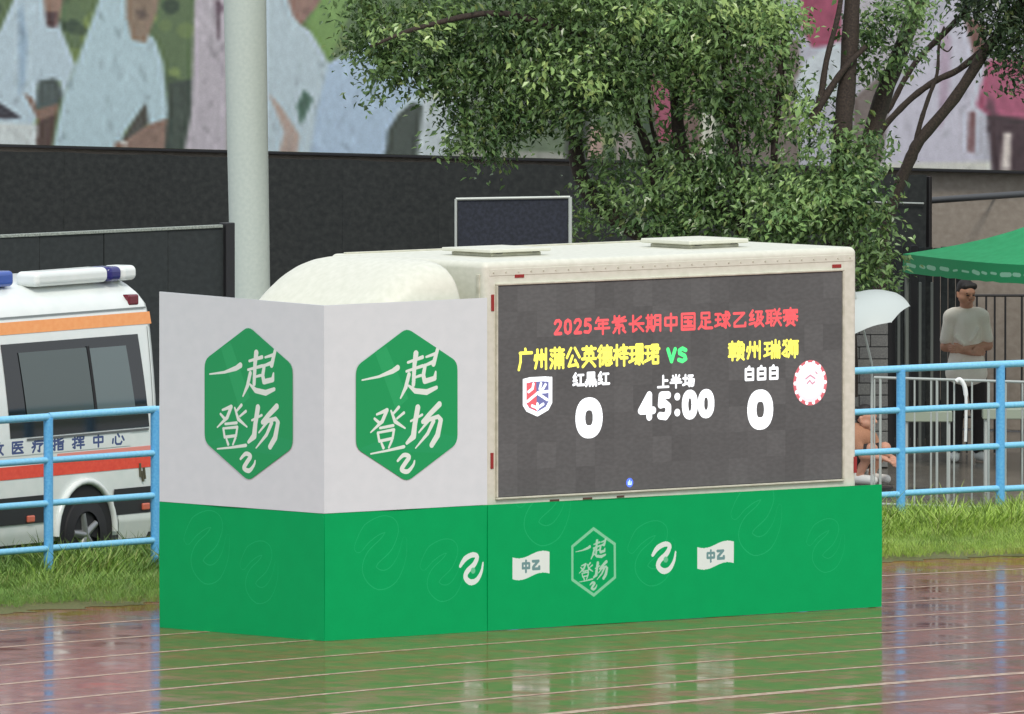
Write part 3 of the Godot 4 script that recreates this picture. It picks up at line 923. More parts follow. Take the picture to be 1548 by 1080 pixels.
# ---------- hoarding round the truck ----------
func sheet(called: String, parent: Node3D, a: Vector3, b: Vector3, y0: float, y1a: float, y1b: float, out: Vector3, u0: float, u1: float, m: Material, wave := 0.004, phase := 0.0) -> MeshInstance3D:
	# an upright board from a to b with thickness and a slight warp
	var st := new_st()
	var cols := 25
	var rows := 9
	for face in [0, 1]:
		var p := []; var n := []; var uv := []
		for j in rows:
			for i in cols:
				var fx := i / (cols - 1.0)
				var fy := j / (rows - 1.0)
				var q := a.lerp(b, fx)
				q.y = lerpf(lerpf(y1a, y1b, fx), y0, fy)
				var e := wave * sin(fx * 9.0 + phase + fy * 2.0) * sin(fx * PI) + wave * 0.7 * sin(fy * PI) * sin(fx * 4.0 + phase * 2.0)
				p.append(q + out * (e - 0.016 * face))
				n.append(out if face == 0 else -out)
				uv.append(Vector2(lerpf(u0, u1, fx), fy))
		patch(st, p, n, cols, uv)
	var down := -out * 0.016
	for q in [[Vector3(a.x, y0, a.z), Vector3(a.x, y1a, a.z)], [Vector3(b.x, y0, b.z), Vector3(b.x, y1b, b.z)], [Vector3(a.x, y1a, a.z), Vector3(b.x, y1b, b.z)], [Vector3(a.x, y0, a.z), Vector3(b.x, y0, b.z)]]:
		var nn := ((q[1] - q[0]) as Vector3).cross(out).normalized()
		patch(st, [q[0], q[1], q[0] + down, q[1] + down], [nn, nn, nn, nn], 2, [Vector2(u0, 0.02), Vector2(u0, 0.02), Vector2(u0, 0.02), Vector2(u0, 0.02)])
	return obj(called, st, m, parent, true)

func green_print(w: int, h: int, metres: float, logos: bool) -> Image:
	var g0 := rgb8(0, 166, 92)
	var g1 := rgb8(30, 180, 108)
	var img := Image.create(w, h, false, Image.FORMAT_RGB8)
	img.fill(g0)
	var k := w / metres
	# faint tone-on-tone swirls of the printed pattern
	for q in [[0.35, 0.1, 0.0040], [1.1, 0.3, 0.0034], [4.7, 0.0, 0.0040], [2.2, -0.2, 0.0042], [3.5, 0.25, 0.0036], [5.6, 0.3, 0.0030]]:
		if q[0] * U > metres: continue
		for pass_ in 2:
			var fit := Transform2D(0.0, Vector2(q[2], q[2]) * k * 0.9, 0.0, Vector2(q[0] * U * k - 60 * q[2] * k, h * q[1] - 200 * q[2] * k * 0.9))
			brush(img, SWIRL, fit, q[2] * k * (1.5 if pass_ == 0 else 1.36), g1 if pass_ == 0 else g0)
	var no := FastNoiseLite.new()
	no.seed = 5
	no.frequency = 0.012
	no.fractal_octaves = 4
	for y in h:
		for x in w:
			var c := img.get_pixel(x, y)
			var f := 1.0 + 0.02 * no.get_noise_2d(x, y) + 0.012 * no.get_noise_2d(x * 9.0, y * 9.0)
			img.set_pixel(x, y, Color(c.r, clampf(c.g * f, 0, 1), clampf(c.b * f, 0, 1)))
	if logos:
		var wh := rgb8(222, 236, 226)
		for lx in [1.685, 3.907]:
			var s := 0.0019 * U * k
			brush(img, SWIRL, Transform2D(0.0, Vector2(s, s), 0.0, Vector2(lx * U * k - 146 * s, h * 0.5 - 266 * s)), s * 1.0, wh)
			dot(img, Vector2(lx * U * k + 8 * s, h * 0.5 + 8 * s), 14 * s, rgb8(110, 200, 150))
		for lx in [2.362, 4.505]:
			var c := Vector2(lx * U * k, h * 0.5)
			var fw := 0.215 * U * k
			var fh := 0.095 * U * k
			var top := []; var bot := []
			for i in 13:
				var f := i / 6.0 - 1.0
				var dy := -sin(f * PI * 0.85) * fh * 0.26 - f * fh * 0.05
				top.append(c + Vector2(f * fw, -fh + dy)); bot.append(c + Vector2(f * fw, fh + dy))
			bot.reverse()
			fill_poly(img, top + bot, wh)
			var gr := rgb8(112, 152, 150)
			glyph(img, "中", c + Vector2(-fw * 0.52, -fh * 0.5), Vector2(fw * 0.5, fh * 1.1), fw * 0.10, gr)
			glyph(img, "乙", c + Vector2(fw * 0.04, -fh * 0.56), Vector2(fw * 0.46, fh * 1.0), fw * 0.12, gr)
		var hc := Vector2(3.09 * U * k, h * 0.5)
		var hw := 0.245 * U * k
		var hh := 0.29 * U * k
		var ring := [hc + Vector2(0, -hh), hc + Vector2(hw, -hh * 0.5), hc + Vector2(hw, hh * 0.5), hc + Vector2(0, hh), hc + Vector2(-hw, hh * 0.5), hc + Vector2(-hw, -hh * 0.5), hc + Vector2(0, -hh)]
		stroke(img, ring, hw * 0.11, rgb8(132, 208, 162))
		brush(img, EMBLEM, Transform2D(0.0, Vector2(hw * 1.9 / 555.0, hh * 1.9 / 960.0), 0.0, hc - Vector2(hw * 0.95 + 85 * hw * 1.9 / 555.0, hh * 0.95 + 60 * hh * 1.9 / 960.0)), hw * 2.0 / 555.0, rgb8(170, 214, 184))
	return img

func emblem_material() -> StandardMaterial3D:
	var W := 640; var H := 720
	var img := Image.create(W, H, false, Image.FORMAT_RGB8)
	var g := rgb8(0, 156, 86)
	img.fill(g)
	# two lighter beams in the printed ground
	fill_poly(img, [Vector2(120, 110), Vector2(190, 80), Vector2(330, 330), Vector2(250, 380)], rgb8(26, 166, 96))
	fill_poly(img, [Vector2(0, 560), Vector2(330, 470), Vector2(640, 520), Vector2(640, 600)], rgb8(10, 158, 92))
	var fit := Transform2D(0.0, Vector2(W / 555.0, H / 960.0), 0.0, Vector2(-85 * W / 555.0, -60 * H / 960.0))
	brush(img, EMBLEM, fit, 0.92, rgb8(226, 238, 226))
	return printed(img, 0.45)

func emblem(parent: Node3D, c: Vector3, ux: Vector3, out: Vector3, hw: float, hh: float, m: Material):
	# hexagon with rounded corners
	var pts := []
	var v := [Vector2(0, 1), Vector2(1, 0.53), Vector2(1, -0.53), Vector2(0, -1), Vector2(-1, -0.53), Vector2(-1, 0.53)]
	for i in 6:
		var a: Vector2 = v[(i + 5) % 6]; var b: Vector2 = v[i]; var d: Vector2 = v[(i + 1) % 6]
		var p := b + (a - b).normalized() * 0.11
		var q := b + (d - b).normalized() * 0.11
		for k in 5:
			var f := k / 4.0
			pts.append(p.lerp(b, f).lerp(b.lerp(q, f), f))
	var st := new_st()
	for i in pts.size():
		var tri_ := [Vector2.ZERO, pts[i], pts[(i + 1) % pts.size()]]
		var w := []
		for q in tri_: w.append(c + ux * q.x * hw + Vector3(0, q.y * hh, 0))
		var order := [0, 1, 2] if (w[2] - w[0]).cross(w[1] - w[0]).dot(out) > 0 else [0, 2, 1]
		for k in order: vtx(st, w[k], out, Vector2(tri_[k].x * 0.5 + 0.5, 0.5 - tri_[k].y * 0.5))
	obj("emblem", st, m, parent, true)

func build_hoarding():
	truck_at = turned(gnd(490, 970), 41.0)
	var h := thing("advertising_hoarding", "folded hoarding of green and white printed boards wrapped round the truck", "hoarding", truck_at)
	var L := 6.487 * U
	var sy := 1.098 * U
	var seam := 1.858 * U
	var fz := -2.215 * U
	var ox := Vector3(-1, 0, 0)
	var oz := Vector3(0, 0, 1)
	var gm := printed(green_print(2048, 344, L, true), 0.6)
	var gf := printed(green_print(704, 344, -fz, false), 0.6)
	gm.metallic_specular = 0.25
	gf.metallic_specular = 0.25
	sheet("green_panel", h, Vector3(0.004, 0, 0), Vector3(seam - 0.002, 0, 0), 0.001, sy, sy, oz, 0.0, seam / L, gm, 0.007, 0.4)
	sheet("green_panel", h, Vector3(seam + 0.002, 0, 0.003), Vector3(L, 0, 0.0), 0.003, sy, 1.09 * U, oz, seam / L, 1.0, gm, 0.008, 2.0)
	sheet("green_panel", h, Vector3(0, 0, fz), Vector3(0, 0, -0.002), 0.001, sy, sy, ox, 0.0, 1.0, gf, 0.007, 1.1)
	var side = sheet("white_board", h, Vector3(0.004, 0, 0.0), Vector3(1.856 * U, 0, 0.0), sy + 0.003, 2.894 * U, 2.899 * U, oz, 0, 1, M.white_board, 0.0012, 3.0)
	var front = sheet("white_board", h, Vector3(0, 0, fz), Vector3(0, 0, -0.002), sy + 0.003, 2.93 * U, 2.894 * U, ox, 0, 1, M.white_board, 0.0012, 0.2)
	var em := emblem_material()
	emblem(side, Vector3(0.933 * U, 2.003 * U, 0.006), Vector3(1, 0, 0), oz, 0.578 * U, 0.665 * U, em)
	emblem(front, Vector3(-0.006, 2.006 * U, -1.003 * U), Vector3(0, 0, 1), ox, 0.592 * U, 0.67 * U, em)
	# timber frame holding the boards up, behind them
	for q in [Vector3(0.05, 0, -0.05), Vector3(1.8 * U, 0, -0.045), Vector3(0.05, 0, fz + 0.05), Vector3(L - 0.06, 0, -0.05)]:
		var st := new_st()
		box(st, q + Vector3(-0.025, 0, -0.025), q + Vector3(0.025, (1.06 if q.x > 2.0 else 2.82) * U, 0.025))
		obj("strut", st, mat(rgb8(150, 120, 84), 0.8), h)

# ---------- the truck ----------
func wheel(parent: Node3D, c: Vector3, r: float, w: float):
	# axis along z
	var st := new_st()
	var prof := [[r * 0.62, -w * 0.5], [r * 0.94, -w * 0.5], [r, -w * 0.36], [r, w * 0.36], [r * 0.94, w * 0.5], [r * 0.62, w * 0.5]]
	var p := []; var n := []
	for i in prof.size():
		for k in 33:
			var a := TAU * k / 32
			p.append(c + Vector3(cos(a) * prof[i][0], sin(a) * prof[i][0], prof[i][1]))
			var o := Vector3(cos(a), sin(a), 0)
			n.append((o * (1.0 if i in [2, 3] else 0.3) + Vector3(0, 0, signf(prof[i][1]) * (0.1 if i in [2, 3] else 1.0))).normalized())
	patch(st, p, n, 33)
	var wn := Node3D.new()
	wn.name = "wheel"
	parent.add_child(wn, true)
	obj("tyre", st, M.rubber, wn, true)
	st = new_st()
	tube(st, [c + Vector3(0, 0, -w * 0.4), c + Vector3(0, 0, w * 0.30)], r * 0.61, 28)
	obj("rim", st, M.dark, wn, true)
	for k in 5:
		st = new_st()
		var a := TAU * k / 5 + 0.5
		var d := Vector3(cos(a), sin(a), 0)
		tube(st, [c + Vector3(0, 0, w * 0.34), c + d * r * 0.58 + Vector3(0, 0, w * 0.36)], [r * 0.13, r * 0.10], 8)
		obj("spoke", st, M.rim, wn, true)
	st = new_st()
	tube(st, [c + Vector3(0, 0, w * 0.28), c + Vector3(0, 0, w * 0.44)], r * 0.2, 16)
	obj("hub", st, M.rim, wn, true)

func build_truck():
	var t := thing("screen_truck", "small cream box truck with a large scoreboard screen on its side", "truck", truck_at)
	var zf := -0.06
	var zb := zf - 2.1 * U
	var x0 := 1.885 * U
	var x1 := 6.255 * U
	var yt := 3.205 * U
	var st := new_st()
	round_box(st, Vector3(x0, 0.8 * U, zb), Vector3(x1, yt, zf), 0.055, 5)
	var body := obj("box_body", st, M.cream, t, true)
	# raised edging along the roof and front corner
	st = new_st()
	box(st, Vector3(x0 + 0.08, yt - 0.002, zb + 0.1), Vector3(x1 - 0.1, yt + 0.012, zb + 0.14), 0.004)
	obj("roof_rail", st, M.cream_dirty, body)
	st = new_st()
	box(st, Vector3(x0 - 0.012, 0.85 * U, zf - 0.10), Vector3(x0 + 0.02, yt - 0.1, zf - 0.06), 0.004)
	obj("corner_post", st, M.cream_dirty, body)
	st = new_st()
	box(st, Vector3(x0 + 0.05, yt - 0.115, zf - 0.004), Vector3(x1 - 0.05, yt - 0.06, zf + 0.004), 0.003)
	obj("top_rail", st, M.cream, body)
	for i in 30:
		st = new_st()
		var rx := lerpf(x0 + 0.09, x1 - 0.09, i / 29.0)
		tube(st, [Vector3(rx, yt - 0.088, zf + 0.003), Vector3(rx, yt - 0.088, zf + 0.009)], 0.008, 6)
		obj("rivet", st, M.cream_dirty, body, true)
	for q in [[748.0, 379.0, 0.66, 0.028], [1048.0, 368.0, 0.66, 0.036]]:
		var c := side_of(truck_at, q[0], q[1], -1.05 * U)
		var hn := Node3D.new()
		hn.name = "roof_hatch"
		t.add_child(hn, true)
		st = new_st()
		box(st, Vector3(c.x - q[2] * 0.5 + 0.06, yt - 0.002, -1.30 * U), Vector3(c.x + q[2] * 0.5 - 0.06, yt + 0.028, -0.76 * U), 0.006)
		obj("curb", st, M.cream_dirty, hn)
		st = new_st()
		box(st, Vector3(c.x - q[2] * 0.5, yt + 0.034, -1.36 * U), Vector3(c.x + q[2] * 0.5, yt + 0.034 + q[3], -0.70 * U), 0.012)
		obj("lid", st, M.cream, hn)
		for s in [-0.2, 0.2]:
			st = new_st()
			box(st, Vector3(c.x + s - 0.03, yt + 0.026, -0.76 * U), Vector3(c.x + s + 0.03, yt + 0.036, -0.73 * U), 0.003)
			obj("hinge", st, M.dark, hn)
	# screen: modules set in a slim frame
	var sx0 := 2.025 * U; var sx1 := 6.055 * U
	var sy0 := 1.158 * U; var sy1 := 2.992 * U
	var scr := Node3D.new()
	scr.name = "screen"
	t.add_child(scr)
	st = new_st()
	box(st, Vector3(sx0 - 0.004, sy0 - 0.004, zf - 0.002), Vector3(sx1 + 0.004, sy1 + 0.004, zf + 0.006), 0.001)
	obj("backing", st, M.dark, scr)
	var glow := ImageTexture.create_from_image(screen_image(sx0, sx1, sy0, sy1, zf + 0.012))
	var shades := []
	for v in [0.95, 0.985, 1.0, 1.015, 1.055]:
		var m := mat(rgb8(97 * v, 99 * v, 98 * v), 0.55)
		m.albedo_texture = noise_image(Color(0.9, 0.9, 0.9), Color(1, 1, 1), 0.2, 3, 1.4, 50, 256)
		m.emission_enabled = true
		m.emission_texture = glow
		m.emission_operator = BaseMaterial3D.EMISSION_OP_MULTIPLY
		m.emission = Color.WHITE
		m.emission_energy_multiplier = 1.15
		shades.append(m)
	var nx := 18; var ny := 8
	for j in ny:
		for i in nx:
			var g := 0.0001
			var a := Vector3(lerpf(sx0, sx1, float(i) / nx) + g, lerpf(sy0, sy1, float(j) / ny) + g, zf + 0.006)
			var b := Vector3(lerpf(sx0, sx1, float(i + 1) / nx) - g, lerpf(sy0, sy1, float(j + 1) / ny) - g, zf + 0.012 + rng.randf() * 0.0004)
			st = new_st()
			var n := Vector3(0, 0, 1)
			var uv0 := Vector2((a.x - sx0) / (sx1 - sx0), 1.0 - (a.y - sy0) / (sy1 - sy0))
			var uv1 := Vector2((b.x - sx0) / (sx1 - sx0), 1.0 - (b.y - sy0) / (sy1 - sy0))
			patch(st, [Vector3(a.x, a.y, b.z), Vector3(b.x, a.y, b.z), Vector3(a.x, b.y, b.z), Vector3(b.x, b.y, b.z)], [n, n, n, n], 2, [uv0, Vector2(uv1.x, uv0.y), Vector2(uv0.x, uv1.y), uv1])
			obj("screen_module", st, shades[rng.randi() % 5], scr, true)
	var fw := 0.022
	for q in [[Vector3(sx0 - fw, sy0 - fw, 0), Vector3(sx1 + fw, sy0 - 0.005, 0)], [Vector3(sx0 - fw, sy1 + 0.005, 0), Vector3(sx1 + fw, sy1 + fw, 0)], [Vector3(sx0 - fw, sy0 - 0.004, 0), Vector3(sx0 - 0.005, sy1 + 0.004, 0)], [Vector3(sx1 + 0.005, sy0 - 0.004, 0), Vector3(sx1 + fw, sy1 + 0.004, 0)]]:
		st = new_st()
		box(st, q[0] + Vector3(0, 0, zf - 0.01), q[1] + Vector3(0, 0, zf + 0.024), 0.004)
		obj("frame", st, M.cream_dirty, scr)
	# reflective markers
	for q in [[785, 417.5, 0.10, 0.028], [1265, 402.5, 0.10, 0.03], [744.5, 458, 0.032, 0.135], [743.5, 697, 0.032, 0.13], [1293, 703, 0.034, 0.135], [838, 757, 0.1, 0.018], [888, 754, 0.1, 0.018], [938, 751, 0.08, 0.016]]:
		var c := side_of(truck_at, q[0], q[1], zf)
		st = new_st()
		box(st, Vector3(c.x - q[2] * 0.5, c.y - q[3] * 0.5, zf - 0.002), Vector3(c.x + q[2] * 0.5, c.y + q[3] * 0.5, zf + 0.006), 0.002)
		obj("marker", st, M.red_mark if q[1] < 720 else mat(rgb8(96, 64, 52), 0.5), t)
	# cab behind the boards
	st = new_st()
	round_box(st, Vector3(0.12, 0.42, -2.0 * U), Vector3(1.66, 2.62, -0.16), 0.12, 4)
	var cab := obj("cab", st, M.cream, t, true)
	st = new_st()
	box(st, Vector3(0.10, 1.35, -1.82 * U), Vector3(0.125, 2.25, -0.32), 0.008)
	obj("windscreen", st, M.glass, cab)
	st = new_st()
	box(st, Vector3(0.5, 1.4, -0.166), Vector3(1.3, 2.15, -0.150), 0.006)
	obj("side_window", st, M.glass, cab)
	st = new_st()
	box(st, Vector3(0.06, 0.42, -1.96 * U), Vector3(0.2, 0.75, -0.18), 0.03)
	obj("bumper", st, M.dark, cab)
	# wind deflector on the cab roof
	st = new_st()
	var p := []; var n := []
	var cz := -1.06 * U
	var nu := 30; var nv := 20
	for i in nu + 1:
		var f := float(i) / nu
		var x := lerpf(0.55, 1.66, f) * U
		var rise := sin(minf(1.0, f / 0.86) * PI * 0.5)
		var back := 1.0 if f < 0.93 else sqrt(maxf(0.0, 1.0 - pow((f - 0.93) / 0.07, 2.0) * 0.55))
		var top := (2.60 + 0.625 * pow(rise, 0.85)) * U
		var yb := 2.60 * U
		var half := 0.97 * U * (0.80 + 0.20 * rise) * (0.96 + 0.04 * back)
		top = lerpf(yb, top, back)
		for k in nv + 1:
			var a := PI * k / nv
			var ca := cos(a); var sa := sin(a)
			var e := 0.42
			p.append(Vector3(x, yb + (top - yb) * pow(absf(sa), e), cz + half * signf(ca) * pow(absf(ca), e)))
			n.append(Vector3.ZERO)
	for i in nu + 1:
		for k in nv + 1:
			var du: Vector3 = p[mini(i + 1, nu) * (nv + 1) + k] - p[maxi(i - 1, 0) * (nv + 1) + k]
			var dv: Vector3 = p[i * (nv + 1) + mini(k + 1, nv)] - p[i * (nv + 1) + maxi(k - 1, 0)]
			var m := dv.cross(du).normalized()
			var out: Vector3 = p[i * (nv + 1) + k] - Vector3(1.3 * U, 2.3, cz)
			n[i * (nv + 1) + k] = m if m.dot(out) > 0 else -m
	patch(st, p, n, nv + 1)
	var last := nu * (nv + 1)
	for k in nv:
		var cc := Vector3(p[last].x, 2.60 * U, cz)
		vtx(st, cc, Vector3.RIGHT); vtx(st, p[last + k], Vector3.RIGHT); vtx(st, p[last + k + 1], Vector3.RIGHT)
	obj("wind_deflector", st, M.cream, t, true)
	st = new_st()
	box(st, Vector3(0.3, 0.42, zb + 0.3), Vector3(x1 - 0.1, 0.8 * U - 0.004, zf - 0.3), 0.02)
	obj("chassis", st, M.dark, t)
	for x in [0.85, 4.6]:
		for z in [-0.32, zb + 0.2]: wheel(t, Vector3(x, 0.37, z), 0.37, 0.2)

func screen_image(x0: float, x1: float, y0: float, y1: float, z: float) -> Image:
	var W := 1568; var H := 712
	var img := Image.create(W, H, false, Image.FORMAT_RGB8)
	img.fill(Color.BLACK)
	var to := func(px: float, py: float) -> Vector2:
		var l := side_of(truck_at, px, py, z)
		return Vector2((l.x - x0) / (x1 - x0) * W, (y1 - l.y) / (y1 - y0) * H)
	var row := func(s: String, xa: float, ya: float, xb: float, yb: float, fat: float, c: Color):
		var a: Vector2 = to.call(xa, ya); var b: Vector2 = to.call(xb, yb)
		var st: float = (b.x - a.x) / s.length()
		text(img, s, a + Vector2(st * 0.04, 0), Vector2(st * 0.92, b.y - a.y), st, (b.y - a.y) * fat, c)
	var red := rgb8(226, 44, 52)
	var yellow := rgb8(250, 240, 70)
	var white := rgb8(250, 252, 255)
	row.call("2025", 836, 484, 896, 503.5, 0.23, red)
	row.call("年紫长期中国足球乙级联赛", 897, 479, 1208, 492, 0.15, red)
	row.call("广州蒲公英德梓璟珺", 782, 528, 998, 550.5, 0.145, yellow)
	row.call("VS", 1007, 527, 1040, 547, 0.3, rgb8(30, 240, 110))
	row.call("赣州瑞狮", 1100, 517, 1208, 540.5, 0.145, yellow)
	row.call("红黑红", 865, 564, 922, 583, 0.18, white)
	row.call("上半场", 993, 568, 1051, 585, 0.19, white)
	row.call("白白白", 1124, 555, 1179, 573, 0.22, white)
	var digit := func(ch: String, xa: float, ya: float, xb: float, yb: float, w: float):
		var a: Vector2 = to.call(xa, ya); var b: Vector2 = to.call(xb, yb)
		if ch == "0":
			var pts := []
			var c := (a + b) * 0.5
			var h := (b - a) * 0.5 - Vector2(w, w) * 0.5
			for i in 33:
				var an := TAU * i / 32
				pts.append(c + Vector2(signf(cos(an)) * pow(absf(cos(an)), 0.8) * h.x, signf(sin(an)) * pow(absf(sin(an)), 0.9) * h.y))
			stroke(img, pts, w, white)
		else:
			glyph(img, ch, a + Vector2(w, w) * 0.3, b - a - Vector2(w, w) * 0.6, w, white)
	digit.call("0", 870, 602, 911, 662, 44)
	digit.call("0", 1130, 590, 1169, 649, 42)
	digit.call("4", 964, 592, 992, 635, 26)
	digit.call("5", 992, 592, 1017, 635, 26)
	digit.call("0", 1031, 590, 1055, 634, 29)
	digit.call("0", 1055, 589, 1080, 632, 29)
	for y in [600.0, 624.0]: dot(img, to.call(1024, y), 13, white)
	# shield on the left
	var sh := func(s: float) -> Array:
		var out := []
		for q in [[-1, -0.92], [-0.5, -1], [0.5, -1], [1, -0.96], [1, 0.35], [0.75, 0.7], [0.0, 1], [-0.75, 0.72], [-1, 0.4]]:
			out.append((to.call(812.5, 600) as Vector2) + Vector2(q[0] * 66, q[1] * 66) * s * Vector2(1.0, 1.02))
		return out
	fill_poly(img, sh.call(1.0), white)
	fill_poly(img, sh.call(0.76), rgb8(70, 74, 130))
	var c0: Vector2 = to.call(812.5, 600)
	fill_poly(img, [c0 + Vector2(-50, -48), c0 + Vector2(-6, -50), c0 + Vector2(-2, 50), c0 + Vector2(-38, 34), c0 + Vector2(-50, 18)], rgb8(190, 52, 66))
	for s in [[[-18, -44], [-22, -28], [-40, -18]], [[16, -44], [10, -26], [22, -22], [36, -40]], [[-44, 14], [0, -12], [44, 12]], [[4, -14], [46, -16]], [[-24, 30], [0, 38], [26, 26]], [[0, 24], [0, 42]]]:
		var pts := []
		for q in s: pts.append(c0 + Vector2(q[0], q[1]))
		stroke(img, pts, 10, white)
	# round badge on the right
	var c1: Vector2 = to.call(1225, 579)
	dot(img, c1, 78, rgb8(176, 60, 72))
	dot(img, c1, 66, rgb8(236, 190, 194))
	dot(img, c1 - Vector2(0, 8), 62, rgb8(228, 222, 228))
	for i in 14:
		var an := TAU * i / 14
		dot(img, c1 + Vector2(cos(an), sin(an)) * 70, 7, rgb8(250, 236, 236))
	for s in [[[-20, -14], [0, -26], [22, -14]], [[-14, 2], [-2, -8], [10, 4], [20, -2]], [[26, -36], [32, -30]]]:
		var pts := []
		for q in s: pts.append(c1 + Vector2(q[0], q[1]))
		stroke(img, pts, 6, rgb8(176, 120, 136))
	# small blue sign at the bottom
	var c2: Vector2 = to.call(952, 730)
	dot(img, c2, 16, rgb8(40, 90, 230))
	glyph(img, "山", c2 - Vector2(9, 10), Vector2(18, 18), 4, rgb8(190, 225, 255))
	img.generate_mipmaps()
	return img

# ---------- the ambulance ----------
func van_z(y: float) -> float:
	if y < 0.42: return -0.03 * (0.42 - y) / 0.12
	if y < 1.15: return 0.0
	var z := -0.085 * pow((y - 1.15) / 1.05, 1.6)
	if y > 2.2: z -= 0.28 * pow((y - 2.2) / 0.3, 2.4)
	return z
func van_patch(called: String, parent: Node3D, m: Material, xb0: float, xb1: float, xt0: float, xt1: float, y0: float, y1: float, off: float) -> MeshInstance3D:
	# a thin sheet following the van's side
	var st := new_st()
	var p := []; var n := []; var uv := []
	for j in 7:
		for i in 7:
			var fx := i / 6.0; var fy := j / 6.0
			var y := lerpf(y1, y0, fy)
			p.append(Vector3(lerpf(lerpf(xt0, xt1, fx), lerpf(xb0, xb1, fx), fy), y, van_z(y) + off))
			n.append(Vector3(0, -(van_z(y + 0.01) - van_z(y - 0.01)) / 0.02, 1).normalized())
			uv.append(Vector2(fx, fy))
	patch(st, p, n, 7, uv)
	return obj(called, st, m, parent, true)
func build_ambulance():
	van_at = turned(gnd(127, 867), 58.0)
	var v := thing("ambulance", "white high-roof ambulance van with orange and red stripes behind the railing", "ambulance", van_at)
	var ys := [0.30, 0.36, 0.42, 0.8, 1.15, 1.3, 1.5, 1.7, 1.9, 2.05, 2.2, 2.3, 2.38, 2.44, 2.485]
	var st := new_st()
	var p := []; var n := []
	var stations := [[-4.42, 0.80, 0.22], [-4.36, 0.95, 0.10], [-4.2, 1.06, 0.04], [-3.6, 1.24, 0.0], [-3.42, 1.34, 0.0], [-3.0, 1.86, 0.0], [-2.62, 2.28, 0.0], [-2.3, 2.46, 0.0], [-1.8, 2.52, 0.0], [-0.5, 2.52, 0.0], [0.9, 2.52, 0.0], [1.10, 2.515, 0.0], [1.17, 2.49, 0.02], [1.205, 2.45, 0.06], [1.215, 2.3, 0.16]]
	var w := 0
	for s in stations:
		var ring := []
		for y in ys: ring.append(Vector2(van_z(y) - s[2], y))
		ring.append(Vector2(van_z(2.485) - 0.16 - s[2], 2.51))
		ring.append(Vector2(-0.95, 2.525))
		var full := []
		for q in ring: full.append(q)
		for i in range(ring.size() - 2, -1, -1): full.append(Vector2(-1.9 - ring[i].x, ring[i].y))
		w = full.size()
		for q in full: p.append(Vector3(s[0], 0.3 + (q.y - 0.3) * (s[1] - 0.3) / 2.22, q.x))
	for i in p.size(): n.append(Vector3.ZERO)
	for j in stations.size():
		for i in w:
			var du: Vector3 = p[mini(j + 1, stations.size() - 1) * w + i] - p[maxi(j - 1, 0) * w + i]
			var dv: Vector3 = p[j * w + mini(i + 1, w - 1)] - p[j * w + maxi(i - 1, 0)]
			var m := dv.cross(du).normalized()
			var out: Vector3 = p[j * w + i] - Vector3(-1.5, 1.2, -0.95)
			n[j * w + i] = m if m.dot(out * Vector3(0.1, 1, 1)) > 0 else -m
	patch(st, p, n, w)
	for e in [0, stations.size() - 1]:
		var d := Vector3.RIGHT if e > 0 else Vector3.LEFT
		var c := Vector3(stations[e][0], 1.0, -0.95)
		for i in w - 1:
			vtx(st, c, d); vtx(st, p[e * w + i], d); vtx(st, p[e * w + i + 1], d)
	var body := obj("body", st, M.van_white, v, true)
	var orange := grainy(rgb8(244, 156, 84), rgb8(250, 172, 104), 0.02, 1.5, 0.35, 1.4, 33)
	var red := grainy(rgb8(232, 66, 48), rgb8(246, 92, 66), 0.02, 1.5, 0.3, 1.4, 34)
	van_patch("orange_stripe", v, orange, -2.0, 1.16, -2.0, 1.15, 2.10, 2.205, 0.004)
	van_patch("red_stripe", v, red, -3.2, 1.17, -3.2, 1.17, 0.865, 0.975, 0.004)
	van_patch("pink_stripe", v, mat(rgb8(240, 150, 138), 0.35), -0.42, 1.17, -0.42, 1.17, 0.995, 1.05, 0.004)
	van_patch("window_surround", v, M.glass, -1.14, 1.02, -1.2, 0.93, 1.215, 2.02, 0.004)
	var pane := mat(rgb8(74, 86, 84), 0.1)
	var pane2 := mat(rgb8(96, 110, 110), 0.1)
	van_patch("window_pane", v, pane, -0.88, 0.16, -0.95, 0.10, 1.40, 1.94, 0.010)
	van_patch("window_pane", v, pane2, 0.21, 0.80, 0.15, 0.72, 1.40, 1.93, 0.010)
	van_patch("front_window", v, M.glass, -2.9, -1.45, -2.45, -1.5, 1.25, 1.98, 0.006)
	van_patch("sliding_rail", v, mat(rgb8(96, 100, 100), 0.4), -0.9, 1.0, -0.9, 1.0, 1.185, 1.205, 0.012)
	van_patch("rear_seam", v, mat(rgb8(120, 126, 124), 0.5), 1.085, 1.093, 1.085, 1.093, 0.72, 2.08, 0.003)
	van_patch("window_seal", v, M.rubber, 0.165, 0.205, 0.105, 0.145, 1.39, 1.95, 0.013)
	van_patch("door_handle", v, M.dark, -1.52, -1.38, -1.52, -1.38, 1.09, 1.125, 0.02)
	for x in [-1.32, -2.95]: van_patch("door_seam", v, M.dark, x - 0.006, x + 0.006, x - 0.006, x + 0.006, 0.42, 2.08, 0.003)
	van_patch("gutter_seam", v, mat(rgb8(120, 128, 126), 0.5), -2.1, 1.1, -2.1, 1.1, 2.235, 2.25, 0.006)
	van_patch("side_cladding", v, M.dark, -3.4, -0.5, -3.4, -0.5, 0.475, 0.71, 0.012)
	van_patch("side_cladding", v, M.dark, 0.45, 1.17, 0.45, 1.17, 0.475, 0.70, 0.012)
	van_patch("rear_skirt", v, M.van_white, 0.56, 1.0, 0.5, 1.08, 0.26, 0.47, 0.02)
